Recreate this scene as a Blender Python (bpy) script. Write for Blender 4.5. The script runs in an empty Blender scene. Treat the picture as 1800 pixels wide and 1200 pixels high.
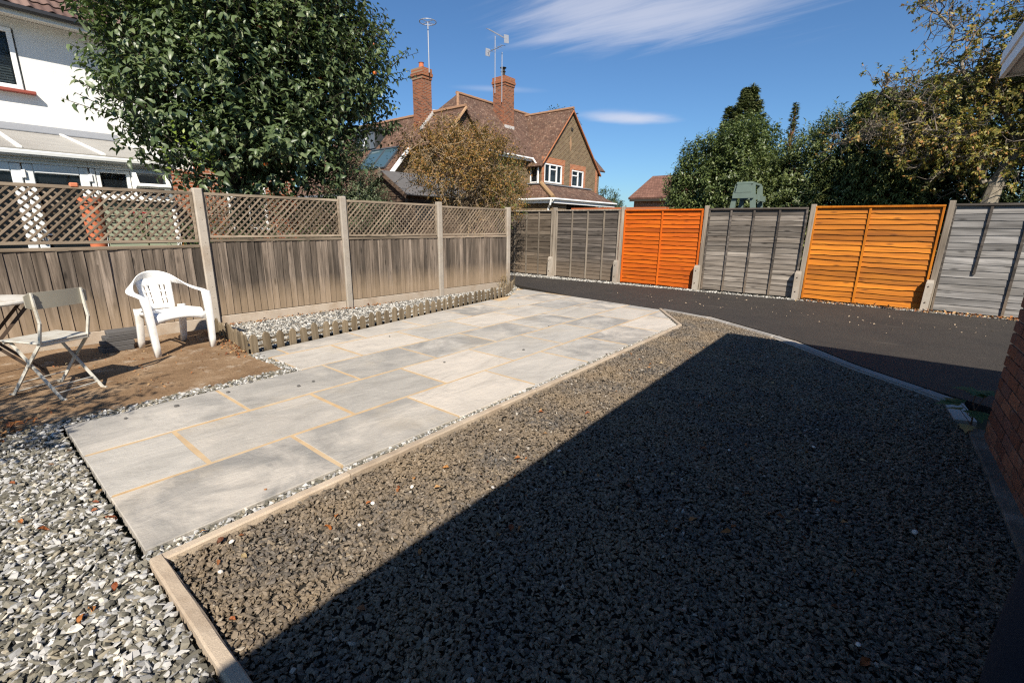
import bpy, math, random
import numpy as np
from mathutils import Vector, Matrix
random.seed(7); rng = np.random.default_rng(7)
scene = bpy.context.scene
COL = scene.collection

# ------------------------------------------------------------------ camera
cam_d = bpy.data.cameras.new('camera'); cam = bpy.data.objects.new('camera', cam_d); COL.objects.link(cam)
PITCH, ROLL, YAW, CAMH, FPX = 0.248, 0.013, -0.682, 1.364, 812.31
fw = Vector((math.sin(YAW), math.cos(YAW), 0)); rt = Vector((math.cos(YAW), -math.sin(YAW), 0)); up = Vector((0, 0, 1))
f2 = fw*math.cos(PITCH) - up*math.sin(PITCH); u2 = up*math.cos(PITCH) + fw*math.sin(PITCH)
r3 = rt*math.cos(ROLL) + u2*math.sin(ROLL); u3 = u2*math.cos(ROLL) - rt*math.sin(ROLL)
mw = Matrix((r3, u3, -f2)).transposed().to_4x4(); mw.translation = (0, 0, CAMH)
cam.matrix_world = mw
cam_d.sensor_width = 36; cam_d.lens = 36*FPX/1800; cam_d.clip_start = 0.05; cam_d.clip_end = 2000
scene.camera = cam

# ------------------------------------------------------------------ light
SUN_DIR = Vector((0.763, -0.80, 1.0)).normalized()
SUN_EL = math.asin(SUN_DIR.z); SUN_AZ = math.atan2(SUN_DIR.x, SUN_DIR.y)
sun_d = bpy.data.lights.new('sun', 'SUN'); sun = bpy.data.objects.new('sun', sun_d); COL.objects.link(sun)
sun_d.energy = 5.0; sun_d.angle = math.radians(0.53); sun_d.color = (1, 0.92, 0.80)
sun.rotation_euler = SUN_DIR.to_track_quat('Z', 'Y').to_euler(); sun.location = (6, -6, 12)
world = bpy.data.worlds.new('World'); scene.world = world; world.use_nodes = True
def build_world():
    nt = world.node_tree; nt.nodes.clear(); N = nt.nodes.new; L = nt.links.new
    out = N('ShaderNodeOutputWorld'); bg = N('ShaderNodeBackground'); bg.inputs['Strength'].default_value = 0.055
    L(bg.outputs[0], out.inputs[0])
    sky = N('ShaderNodeTexSky'); sky.sky_type = 'NISHITA'; sky.sun_disc = False
    sky.sun_elevation = SUN_EL; sky.sun_rotation = SUN_AZ; sky.air_density = 1.0; sky.dust_density = 0.6; sky.ozone_density = 1.6
    tc = N('ShaderNodeTexCoord'); sep = N('ShaderNodeSeparateXYZ'); L(tc.outputs['Generated'], sep.inputs[0])
    def math_(op, a, b=None, c=None):
        m = N('ShaderNodeMath'); m.operation = op
        for i, v in enumerate((a, b, c)):
            if v is None: continue
            if isinstance(v, (int, float)): m.inputs[i].default_value = v
            else: L(v, m.inputs[i])
        return m.outputs[0]
    zc = math_('MAXIMUM', sep.outputs[2], 0.02)
    px = math_('DIVIDE', sep.outputs[0], zc); py = math_('DIVIDE', sep.outputs[1], zc)      # point on a flat cloud layer one unit up
    cmb = N('ShaderNodeCombineXYZ'); L(px, cmb.inputs[0]); L(py, cmb.inputs[1])
    mp = N('ShaderNodeMapping'); mp.inputs['Rotation'].default_value = (0, 0, 0.62); mp.inputs['Scale'].default_value = (0.6, 3.0, 1); L(cmb.outputs[0], mp.inputs[0])
    n1 = N('ShaderNodeTexNoise'); n1.inputs['Scale'].default_value = 1.3; n1.inputs['Detail'].default_value = 9; n1.inputs['Roughness'].default_value = 0.62; n1.inputs['Distortion'].default_value = 0.5
    L(mp.outputs[0], n1.inputs['Vector'])
    n2 = N('ShaderNodeTexNoise'); n2.inputs['Scale'].default_value = 0.9; n2.inputs['Detail'].default_value = 7; n2.inputs['Roughness'].default_value = 0.55
    L(cmb.outputs[0], n2.inputs['Vector'])
    def blob(cx, cy, ang, rx, ry, soft=1.0):
        c, s = math.cos(ang), math.sin(ang)
        dx = math_('SUBTRACT', px, cx); dy = math_('SUBTRACT', py, cy)
        a = math_('ADD', math_('MULTIPLY', dx, c/rx), math_('MULTIPLY', dy, s/rx)); b = math_('ADD', math_('MULTIPLY', dx, -s/ry), math_('MULTIPLY', dy, c/ry))
        r = math_('SQRT', math_('ADD', math_('MULTIPLY', a, a), math_('MULTIPLY', b, b)))
        m = N('ShaderNodeMapRange'); m.interpolation_type = 'SMOOTHSTEP'; L(r, m.inputs[0])
        m.inputs[1].default_value = 0.0; m.inputs[2].default_value = 1.25; m.inputs[3].default_value = 1; m.inputs[4].default_value = 0
        return m.outputs[0]
    # wispy sheet overhead and the small bank lower down
    sheet = blob(-1.18, 2.38, 0.62, 1.15, 0.74); bank = blob(-2.2, 4.42, 0.98, 0.85, 0.42); bank2 = blob(-2.55, 2.95, 0.8, .35, .10)
    w = N('ShaderNodeMapRange'); w.interpolation_type = 'SMOOTHSTEP'; L(math_('ADD', n1.outputs[0], math_('MULTIPLY', math_('SUBTRACT', sheet, 0.5), 0.5)), w.inputs[0])
    w.inputs[1].default_value = 0.36; w.inputs[2].default_value = 0.86; w.inputs[3].default_value = 0; w.inputs[4].default_value = 0.6
    v = N('ShaderNodeMapRange'); v.interpolation_type = 'SMOOTHSTEP'; L(math_('ADD', n2.outputs[0], math_('MULTIPLY', math_('SUBTRACT', bank, 0.5), 0.75)), v.inputs[0])
    v.inputs[1].default_value = 0.36; v.inputs[2].default_value = 0.98; v.inputs[3].default_value = 0; v.inputs[4].default_value = 0.75
    mask = math_('MAXIMUM', math_('MULTIPLY', w.outputs[0], math_('POWER', sheet, 0.4)), math_('MULTIPLY', v.outputs[0], math_('POWER', bank, 0.35)))
    mask = math_('MAXIMUM', mask, math_('MULTIPLY', math_('MULTIPLY', bank2, n2.outputs[0]), 0.5))
    mask = math_('MINIMUM', mask, 0.9)
    tint = N('ShaderNodeMix'); tint.data_type = 'RGBA'; tint.blend_type = 'MULTIPLY'; tint.inputs[0].default_value = 1
    L(sky.outputs[0], tint.inputs[6]); tint.inputs[7].default_value = SKYTINT
    mix = N('ShaderNodeMix'); mix.data_type = 'RGBA'; L(mask, mix.inputs[0]); L(tint.outputs[2], mix.inputs[6]); mix.inputs[7].default_value = (8.6, 8.7, 9.8, 1)
    L(mix.outputs[2], bg.inputs[0])
SKYTINT = (0.69, 1.02, 1.34, 1)
build_world()
vs = scene.view_settings; vs.view_transform = 'Standard'; vs.look = 'None'; vs.exposure = 0.72; vs.gamma = 1.0; vs.use_curve_mapping = False
scene.render.engine = 'CYCLES'
scene.cycles.max_bounces = 8; scene.cycles.transparent_max_bounces = 12; scene.cycles.use_denoising = False; scene.cycles.filter_width = 1.25

# ------------------------------------------------------------------ helpers: objects
WL = {}          # world location of every object (translations only)
MATS = {}
def put(o, loc=(0, 0, 0), parent=None):
    loc = Vector(loc); COL.objects.link(o); WL[o.name] = loc
    if parent is not None:
        o.parent = parent; o.location = loc - WL[parent.name]
    else: o.location = loc
    return o
def tag(o, label=None, cat=None, group=None, kind=None):
    for k, v in (('label', label), ('category', cat), ('group', group), ('kind', kind)):
        if v: o[k] = v
    return o
def thing(name, label, cat, loc, group=None):
    o = bpy.data.objects.new(name, None); o.empty_display_size = 0.1
    put(o, loc); return tag(o, label, cat, group)
class MB:
    def __init__(s): s.v = []; s.f = []; s.xf = None
    def add(s, vs_, fs):
        b = len(s.v); s.v += [tuple(v) for v in vs_]; s.f += [tuple(i+b for i in f) for f in fs]; return s
    def box(s, x0, x1, y0, y1, z0, z1):
        return s.add([(x0,y0,z0),(x1,y0,z0),(x1,y1,z0),(x0,y1,z0),(x0,y0,z1),(x1,y0,z1),(x1,y1,z1),(x0,y1,z1)],
                     [(0,3,2,1),(4,5,6,7),(0,1,5,4),(1,2,6,5),(2,3,7,6),(3,0,4,7)])
    def cbox(s, sx, sy, sz, c=(0,0,0), ch=0.004):
        # box with chamfered edges
        vs_ = []; idx = {}
        hx, hy, hz = sx/2, sy/2, sz/2
        ch = min(ch, hx*.6, hy*.6, hz*.6)
        for ix in (-1,1):
            for iy in (-1,1):
                for iz in (-1,1):
                    for a in range(3):
                        p = [ix*(hx-ch), iy*(hy-ch), iz*(hz-ch)]; p[a] = (ix*hx, iy*hy, iz*hz)[a]
                        idx[(ix,iy,iz,a)] = len(vs_); vs_.append((p[0]+c[0], p[1]+c[1], p[2]+c[2]))
        fs = []
        def q(*k): fs.append(tuple(idx[i] for i in k))
        for sgn in (-1,1):
            q((sgn,-1,-1,0),(sgn,1,-1,0),(sgn,1,1,0),(sgn,-1,1,0)) if sgn>0 else q((sgn,-1,-1,0),(sgn,-1,1,0),(sgn,1,1,0),(sgn,1,-1,0))
            q((-1,sgn,-1,1),(-1,sgn,1,1),(1,sgn,1,1),(1,sgn,-1,1)) if sgn>0 else q((-1,sgn,-1,1),(1,sgn,-1,1),(1,sgn,1,1),(-1,sgn,1,1))
            q((-1,-1,sgn,2),(1,-1,sgn,2),(1,1,sgn,2),(-1,1,sgn,2)) if sgn>0 else q((-1,-1,sgn,2),(-1,1,sgn,2),(1,1,sgn,2),(1,-1,sgn,2))
        for a in (-1,1):
            for b in (-1,1):
                q((a,b,-1,0),(a,b,1,0),(a,b,1,1),(a,b,-1,1))
                q((a,-1,b,0),(a,1,b,0),(a,1,b,2),(a,-1,b,2))
                q((-1,a,b,1),(1,a,b,1),(1,a,b,2),(-1,a,b,2))
        for ix in (-1,1):
            for iy in (-1,1):
                for iz in (-1,1): q((ix,iy,iz,0),(ix,iy,iz,1),(ix,iy,iz,2))
        return s.add(vs_, fs)
    def bar(s, a, b, w, h, upv=(0,0,1)):
        a, b = Vector(a), Vector(b); d = (b-a).normalized(); u = Vector(upv)
        if abs(d.dot(u)) > .98: u = Vector((1,0,0))
        x = d.cross(u).normalized(); u = x.cross(d)
        vs_ = [p + x*sx*w/2 + u*sy*h/2 for p in (a, b) for sx, sy in ((-1,-1),(1,-1),(1,1),(-1,1))]
        return s.add(vs_, [(3,2,1,0),(4,5,6,7),(0,1,5,4),(1,2,6,5),(2,3,7,6),(3,0,4,7)])
    def tube(s, pts, rad, n=8, cap=True):
        pts = [Vector(p) for p in pts]; m = len(pts)
        if isinstance(rad, (int, float)): rad = [rad]*m
        ref = Vector((0.31, 0.17, 0.93)); vs_ = []
        x = None
        for i, p in enumerate(pts):
            d = (pts[min(i+1, m-1)] - pts[max(i-1, 0)])
            d = d.normalized() if d.length > 1e-9 else Vector((0,0,1))
            if x is None:
                if abs(d.dot(ref)) > .95: ref = Vector((1,0,0))
                x = d.cross(ref).normalized()
            else:
                x = (x - d*x.dot(d)); x = x.normalized() if x.length > 1e-6 else d.orthogonal().normalized()
            y = d.cross(x)
            for k in range(n):
                t = 2*math.pi*k/n; vs_.append(p + (x*math.cos(t) + y*math.sin(t))*rad[i])
        fs = [(i*n+k, i*n+(k+1)%n, (i+1)*n+(k+1)%n, (i+1)*n+k) for i in range(m-1) for k in range(n)]
        if cap: fs += [tuple(range(n-1,-1,-1)), tuple((m-1)*n+k for k in range(n))]
        return s.add(vs_, fs)
    def prism(s, poly, d):
        """poly: 3D points of a planar polygon, d: extrusion vector"""
        d = Vector(d); n = len(poly); P = [Vector(p) for p in poly]
        return s.add(P + [p+d for p in P], [tuple(range(n-1,-1,-1)), tuple(range(n, 2*n))] + [(i, (i+1)%n, n+(i+1)%n, n+i) for i in range(n)])
    def lathe(s, prof, c=(0,0,0), n=20):
        vs_ = [(c[0]+r*math.cos(2*math.pi*k/n), c[1]+r*math.sin(2*math.pi*k/n), c[2]+z) for r, z in prof for k in range(n)]
        m = len(prof)
        return s.add(vs_, [(i*n+k, i*n+(k+1)%n, (i+1)*n+(k+1)%n, (i+1)*n+k) for i in range(m-1) for k in range(n)])
    def mesh(s, name, m, smooth=False, fix=True, origin=None):
        V = np.array(s.v, float).reshape(-1, 3)
        if s.xf is not None:
            A = np.array(s.xf); V = V@A[:3,:3].T + A[:3,3]
        c = (V.min(0)+V.max(0))/2 if origin is None else np.array(origin, float)
        if origin is None: c[2] = V[:,2].min()
        me = bpy.data.meshes.new(name); me.from_pydata((V-c).tolist(), [], s.f); me.update()
        if fix:
            import bmesh
            bm = bmesh.new(); bm.from_mesh(me); bmesh.ops.recalc_face_normals(bm, faces=bm.faces); bm.to_mesh(me); bm.free()
        if smooth:
            me.polygons.foreach_set('use_smooth', [True]*len(me.polygons))
            try: me.set_sharp_from_angle(angle=math.radians(38))
            except Exception: pass
        if m: me.materials.append(m)
        return me, c
    def build(s, name, m, parent=None, smooth=False, fix=True, origin=None):
        me, c = s.mesh(name, m, smooth, fix, origin)
        return put(bpy.data.objects.new(name, me), c, parent)
def inst(name, me, loc, parent=None, rot=None, scale=None):
    o = bpy.data.objects.new(name, me); put(o, loc, parent)
    if rot is not None: o.rotation_euler = rot
    if scale is not None: o.scale = scale
    return o
def structure(o): o['kind'] = 'structure'; return o

# ------------------------------------------------------------------ helpers: materials
class NB:
    def __init__(s, name):
        s.m = bpy.data.materials.new(name); s.m.use_nodes = True; s.nt = s.m.node_tree
        s.b = s.nt.nodes['Principled BSDF']; s.out = s.nt.nodes['Material Output']
    def n(s, t, **k):
        x = s.nt.nodes.new(t)
        for a, b in k.items(): setattr(x, a, b)
        return x
    def l(s, a, b): s.nt.links.new(a, b)
    def val(s, sock, v):
        if isinstance(v, bpy.types.NodeSocket): s.l(v, sock)
        else:
            try: sock.default_value = v
            except Exception: sock.default_value = (*v, 1)
    def math(s, op, a, b=0.0, clamp=False):
        x = s.n('ShaderNodeMath', operation=op); x.use_clamp = clamp; s.val(x.inputs[0], a); s.val(x.inputs[1], b); return x.outputs[0]
    def mix(s, f, a, b, mode='MIX'):
        x = s.n('ShaderNodeMix', data_type='RGBA', blend_type=mode); s.val(x.inputs[0], f); s.val(x.inputs[6], a); s.val(x.inputs[7], b); return x.outputs[2]
    def ramp(s, f, stops, const=False):
        x = s.n('ShaderNodeValToRGB'); e = x.color_ramp.elements
        if const: x.color_ramp.interpolation = 'CONSTANT'
        while len(e) < len(stops): e.new(0.5)
        for i, (p, c) in enumerate(stops): e[i].position = p; e[i].color = (*c, 1) if len(c) == 3 else c
        s.l(f, x.inputs[0]); return x.outputs[0]
    def rng(s, f, a, b, c=0.0, d=1.0):
        x = s.n('ShaderNodeMapRange'); s.val(x.inputs[0], f); 
        for i, v in enumerate((a, b, c, d)): x.inputs[i+1].default_value = v
        return x.outputs[0]
    def coord(s, kind='Object', scale=(1,1,1), rand=0.0, rot=(0,0,0)):
        tc = s.n('ShaderNodeTexCoord'); v = tc.outputs[kind]
        if rand:
            oi = s.n('ShaderNodeObjectInfo'); cm = s.n('ShaderNodeCombineXYZ')
            s.l(s.math('MULTIPLY', oi.outputs['Random'], rand), cm.inputs[0]); s.l(s.math('MULTIPLY', oi.outputs['Random'], rand*1.7), cm.inputs[1]); s.l(s.math('MULTIPLY', oi.outputs['Random'], rand*.7), cm.inputs[2])
            ad = s.n('ShaderNodeVectorMath', operation='ADD'); s.l(v, ad.inputs[0]); s.l(cm.outputs[0], ad.inputs[1]); v = ad.outputs[0]
        mp = s.n('ShaderNodeMapping'); mp.inputs['Scale'].default_value = scale; mp.inputs['Rotation'].default_value = rot; s.l(v, mp.inputs[0]); return mp.outputs[0]
    def noise(s, v, scale, detail=4, rough=.55, dist=0.0):
        x = s.n('ShaderNodeTexNoise'); s.l(v, x.inputs['Vector']); x.inputs['Scale'].default_value = scale; x.inputs['Detail'].default_value = detail
        x.inputs['Roughness'].default_value = rough; x.inputs['Distortion'].default_value = dist; return x.outputs[0]
    def vor(s, v, scale, feature='F1', out='Distance'):
        x = s.n('ShaderNodeTexVoronoi', feature=feature); s.l(v, x.inputs['Vector']); x.inputs['Scale'].default_value = scale; return x.outputs[out]
    def rand(s): return s.n('ShaderNodeObjectInfo').outputs['Random']
    def island(s): return s.n('ShaderNodeNewGeometry').outputs['Random Per Island']
    def bump(s, h, strength=.3, dist=.01):
        x = s.n('ShaderNodeBump'); x.inputs['Strength'].default_value = strength; x.inputs['Distance'].default_value = dist; s.l(h, x.inputs['Height'])
        s.l(x.outputs[0], s.b.inputs['Normal']); return x
    def done(s, col=None, rough=None, spec=None, metal=None):
        if col is not None: s.val(s.b.inputs['Base Color'], col)
        if rough is not None: s.val(s.b.inputs['Roughness'], rough)
        if spec is not None: s.b.inputs['Specular IOR Level'].default_value = spec
        if metal is not None: s.b.inputs['Metallic'].default_value = metal
        return s.m
def sc(c, k): return tuple(x*k for x in c)
def m_plain(name, c, rough=.5, spec=.5, var=.12, scale=14, bump=0.0, metal=0, dirt=None, dscale=3.0):
    b = NB(name); v = b.coord(rand=9); n = b.noise(v, scale, 5)
    col = b.mix(n, sc(c, 1-var), sc(c, 1+var))
    if dirt: col = b.mix(b.rng(b.noise(v, dscale, 6, .7), .5, .75), col, dirt)
    if bump: b.bump(b.noise(v, scale*4, 4), bump, .004)
    return b.done(col, rough, spec, metal)
def m_wood(name, c1, c2, c3, axis=2, rough=.85, var=.35, bump=.5, knots=True, damp=None, gr=1.0, spec=.25):
    """weathered timber with the grain along an axis; colours: dark, middle, pale"""
    b = NB(name); st = [26*gr, 26*gr, 26*gr]; st[axis] = 1.3*gr
    v = b.coord(scale=tuple(st), rand=31); n = b.noise(v, 1.0, 6, .65, .6)
    s2 = [5.0, 5.0, 5.0]; s2[axis] = .9
    v2 = b.coord(scale=tuple(s2), rand=31); n2 = b.noise(v2, 1.0, 3, .5)
    col = b.ramp(n, [(.28, c1), (.5, c2), (.74, c3)])
    col = b.mix(b.rng(n2, .42, .68), col, b.mix(.55, col, c1))
    hgt = n
    if knots:
        s3 = [9.0, 9.0, 9.0]; s3[axis] = 2.6
        v3 = b.coord(scale=tuple(s3), rand=31); k = b.vor(v3, 1.0)
        km = b.rng(k, .06, .2, 1, 0); col = b.mix(b.math('MULTIPLY', km, .75), col, sc(c1, .5)); 
        hgt = b.math('ADD', n, b.math('MULTIPLY', km, .3))
    r = b.rand(); col = b.mix(1.0, col, b.ramp(r, [(0, (1-var,)*3), (.5, (1, .98, .95)), (1, (1+var*.8,)*3)]), 'MULTIPLY')
    if damp:      # lighter / dirtier band low down near the soil
        g = b.n('ShaderNodeNewGeometry'); sp = b.n('ShaderNodeSeparateXYZ'); b.l(g.outputs['Position'], sp.inputs[0])
        nn = b.noise(b.coord(scale=(3, 3, 1.2), rand=5), 2.0, 4)
        f = b.math('MULTIPLY', b.rng(b.math('ADD', sp.outputs[2], b.math('MULTIPLY', nn, -.35)), damp[0], damp[1], 1, 0), .5)
        col = b.mix(f, col, damp[2])
    b.bump(hgt, bump, .004)
    return b.done(col, rough, spec)
def m_concrete(name, c, var=.2, bump=.35, speck=True, stain=None, rough=.9, scale=6):
    b = NB(name); v = b.coord(rand=17); n = b.noise(v, scale, 6, .6); f = b.noise(v, 160, 3, .7)
    col = b.mix(n, sc(c, 1-var), sc(c, 1+var))
    if speck: col = b.mix(b.rng(f, .58, .72), col, sc(c, 1.35)); col = b.mix(b.rng(f, .42, .3), col, sc(c, .6))
    if stain: col = b.mix(b.math('MULTIPLY', b.rng(b.noise(v, 3.1, 5, .65), .48, .7), .7), col, stain)
    col = b.mix(1.0, col, b.ramp(b.rand(), [(0, (.85,)*3), (1, (1.12,)*3)]), 'MULTIPLY')
    b.bump(b.math('ADD', f, b.math('MULTIPLY', n, 2)), bump, .003)
    return b.done(col, rough, .25)
def m_leaf(name, stops, rough=.42, trans=.25, spec=.4):
    b = NB(name); r = b.island(); v = b.coord(); n = b.noise(v, 1.1, 3)
    f = b.math('ADD', b.math('MULTIPLY', r, .75), b.math('MULTIPLY', n, .3)); col = b.ramp(f, stops)
    geo = b.n('ShaderNodeNewGeometry'); col = b.mix(geo.outputs['Backfacing'], col, b.mix(.4, col, (.10, .13, .075)))
    b.done(col, b.mix(geo.outputs['Backfacing'], (rough,)*3, (.7,)*3), spec)
    tr = b.n('ShaderNodeBsdfTranslucent'); b.l(b.mix(1.0, col, (1.1, 1.25, .5), 'MULTIPLY'), tr.inputs[0])
    mx = b.n('ShaderNodeMixShader'); mx.inputs[0].default_value = trans; b.l(b.b.outputs[0], mx.inputs[1]); b.l(tr.outputs[0], mx.inputs[2]); b.l(mx.outputs[0], b.out.inputs[0])
    return b.m
def m_glass(name, tint=(.6, .66, .7), alpha=.45):
    b = NB(name); b.done((.02, .025, .03), .04, .6)
    tr = b.n('ShaderNodeBsdfTransparent'); tr.inputs[0].default_value = (*tint, 1)
    mx = b.n('ShaderNodeMixShader'); mx.inputs[0].default_value = alpha; b.l(b.b.outputs[0], mx.inputs[1]); b.l(tr.outputs[0], mx.inputs[2]); b.l(mx.outputs[0], b.out.inputs[0])
    return b.m
def m_brickwall(name, cols, mortar, bw=.225, bh=.075, plane='yz', bump=.5):
    b = NB(name); tc = b.n('ShaderNodeTexCoord'); sp = b.n('ShaderNodeSeparateXYZ'); b.l(tc.outputs['Object'], sp.inputs[0])
    cm = b.n('ShaderNodeCombineXYZ'); i = {'yz': (1, 2), 'xz': (0, 2)}[plane]; b.l(sp.outputs[i[0]], cm.inputs[0]); b.l(sp.outputs[i[1]], cm.inputs[1])
    t = b.n('ShaderNodeTexBrick'); b.l(cm.outputs[0], t.inputs['Vector']); t.inputs['Scale'].default_value = 1; t.inputs['Brick Width'].default_value = bw; t.inputs['Row Height'].default_value = bh
    t.inputs['Mortar Size'].default_value = .009; t.inputs['Mortar Smooth'].default_value = .2; t.inputs['Bias'].default_value = 0
    t.inputs['Color1'].default_value = (0, 0, 0, 1); t.inputs['Color2'].default_value = (1, 1, 1, 1); t.inputs['Mortar'].default_value = (.5, .5, .5, 1)
    n = b.noise(b.coord(), 30, 4)
    col = b.ramp(t.outputs['Color'], [(k/(len(cols)-1), c) for k, c in enumerate(cols)])
    col = b.mix(n, sc_mix(b, col, .7), col)
    col = b.mix(t.outputs['Fac'], col, mortar)
    b.bump(b.math('SUBTRACT', b.math('MULTIPLY', n, .4), t.outputs['Fac']), bump, .01)
    return b.done(col, .9, .2)
def sc_mix(b, col, k): return b.mix(1.0, col, (k, k, k), 'MULTIPLY')
def m_tiles(name, cols, axis='x', row=.1, bw=.17, bump=.8, lich=None):
    """small plain roof tiles far away: rows by height, joints along an axis"""
    b = NB(name); tc = b.n('ShaderNodeTexCoord'); sp = b.n('ShaderNodeSeparateXYZ'); b.l(tc.outputs['Object'], sp.inputs[0])
    cm = b.n('ShaderNodeCombineXYZ'); b.l(sp.outputs[0 if axis == 'x' else 1], cm.inputs[0]); b.l(sp.outputs[2], cm.inputs[1])
    t = b.n('ShaderNodeTexBrick'); b.l(cm.outputs[0], t.inputs['Vector']); t.inputs['Scale'].default_value = 1; t.inputs['Brick Width'].default_value = bw; t.inputs['Row Height'].default_value = row
    t.inputs['Mortar Size'].default_value = .008; t.inputs['Color1'].default_value = (0, 0, 0, 1); t.inputs['Color2'].default_value = (1, 1, 1, 1); t.inputs['Mortar'].default_value = (.3, .3, .3, 1)
    fr = b.math('FRACT', b.math('DIVIDE', sp.outputs[2], row))
    col = b.ramp(t.outputs['Color'], [(k/(len(cols)-1), c) for k, c in enumerate(cols)])
    n = b.noise(b.coord(), 1.6, 6, .65); col = b.mix(b.math('MULTIPLY', b.rng(n, .4, .7), .6), col, sc(cols[0], .6))
    if lich: col = b.mix(b.math('MULTIPLY', b.rng(b.noise(b.coord(), 5.0, 6, .7), .56, .66), .7), col, lich)
    col = b.mix(b.math('MULTIPLY', t.outputs['Fac'], .7), col, sc(cols[0], .3))
    b.bump(b.math('SUBTRACT', b.math('MULTIPLY', fr, -1.0), b.math('MULTIPLY', t.outputs['Fac'], .5)), bump, .02)
    return b.done(col, .85, .25)
# m_gravel: colour per scattered stone
def m_stone(name, stops, rough=.75, dust=None, spec=.3, const=True):
    b = NB(name); r = b.rand(); col = b.ramp(r, stops, const)
    v = b.coord(rand=11); n = b.noise(v, 90, 5, .6); col = b.mix(n, sc_mix(b, col, .72), sc_mix(b, col, 1.25))
    if dust:
        g = b.n('ShaderNodeNewGeometry'); col = b.mix(b.math('MULTIPLY', b.rng(b.noise(g.outputs['Position'], 2.2, 4, .6), .35, .65), dust[0]), col, dust[1])
    b.bump(n, .3, .002)
    return b.done(col, rough, spec)

# timber and other shared materials
W_GREY = m_wood('weathered_grey_brown_board', (.042, .033, .025), (.145, .115, .09), (.31, .25, .20), 2, var=.48, bump=.8, damp=(.1, .42, (.36, .26, .165)))
W_GREYX = m_wood('dark_grey_lap_board', (.03, .025, .021), (.095, .081, .07), (.21, .18, .155), 0, var=.4, bump=.8, gr=.7, damp=(.0, .45, (.22, .165, .115)))
W_BROWNX = m_wood('brown_grey_lap_board', (.05, .038, .028), (.115, .092, .07), (.19, .155, .12), 0, damp=(.0, .5, (.20, .145, .095)))
W_MIDX = m_wood('mid_grey_lap_board', (.055, .045, .037), (.185, .16, .135), (.36, .32, .275), 0, var=.4, bump=.8, gr=.7)
W_SILVERX = m_wood('silver_grey_lap_board', (.07, .066, .062), (.235, .225, .215), (.43, .41, .39), 0, var=.3, bump=.8, gr=.7)
W_ORANGEX = m_wood('orange_red_painted_board', (.30, .05, .004), (.47, .098, .004), (.56, .13, .007), 0, var=.25, bump=.5, rough=.6)
W_AMBERX = m_wood('amber_stained_board', (.20, .06, .006), (.45, .145, .010), (.55, .205, .018), 0, var=.3, bump=.6, rough=.6)
W_POST = m_wood('grey_timber_post', (.10, .082, .064), (.23, .195, .155), (.35, .30, .245), 2)
W_TREL = m_wood('weathered_trellis_lath', (.085, .064, .045), (.185, .142, .102), (.29, .23, .165), 0, var=.4, knots=False, bump=.25)
W_RAIL = m_wood('weathered_rail_timber', (.11, .085, .06), (.235, .185, .135), (.35, .285, .215), 1, bump=.3)
W_PICK = m_wood('picket_timber', (.085, .064, .04), (.185, .145, .095), (.29, .235, .165), 2, var=.3)
W_SHEDX = m_wood('brown_shed_board', (.05, .032, .022), (.115, .078, .055), (.185, .135, .10), 0, var=.2)
W_SHEDY = m_wood('brown_shed_side_board', (.05, .032, .022), (.115, .078, .055), (.185, .135, .10), 1, var=.2)
CONC = m_concrete('pale_concrete', (.37, .325, .27), stain=(.27, .205, .145))
CONC_G = m_concrete('gravel_board_concrete', (.40, .335, .265), stain=(.27, .19, .12), scale=3)
CONC_K = m_concrete('edging_concrete', (.40, .325, .245), bump=.7, stain=(.26, .19, .13))
WHITE = m_plain('white_upvc', (.80, .80, .78), .35, .5, .03)
WHITEP = m_plain('white_plastic', (.84, .83, .80), .42, .5, .03, dirt=(.6, .57, .5), dscale=5)
DARK = m_plain('dark_interior', (.03, .025, .02), .9)
GLASS = m_glass('window_glass', (.72, .76, .78), .62)
LEAD = m_plain('grey_lead', (.20, .21, .23), .6)
def m_bark(name, c): 
    b = NB(name); v = b.coord(scale=(1, 1, .35)); n = b.noise(v, 22, 6, .65, .5); b.bump(n, .7, .01)
    return b.done(b.ramp(n, [(.3, sc(c, .55)), (.55, c), (.75, sc(c, 1.4))]), .9, .2)
BARK = m_bark('grey_bark', (.17, .145, .115)); BARK_D = m_bark('dark_bark', (.075, .06, .045)); BARK_P = m_bark('pale_bark', (.36, .325, .265)); TWIG = m_bark('tan_twig', (.34, .25, .155))

# ================================================================== GROUND
def flat(name, polys, z, m, label=None):
    mb = MB()
    for p in polys: mb.add([(x, y, z) for x, y in p], [tuple(range(len(p)))])
    o = mb.build(name, m); return structure(o)
b = NB('garden_soil'); v = b.coord(); n = b.noise(v, .8, 6, .6)
b.bump(b.noise(v, 12, 5), .5, .03)
SOIL = b.done(b.ramp(n, [(.3, (.05, .04, .028)), (.5, (.085, .075, .04)), (.7, (.07, .09, .035))]), .95, .1)
structure(MB().add([(-500, -500, -.06), (500, -500, -.06), (500, 500, -.06), (-500, 500, -.06)], [(0, 1, 2, 3)]).build('ground', SOIL))

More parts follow.
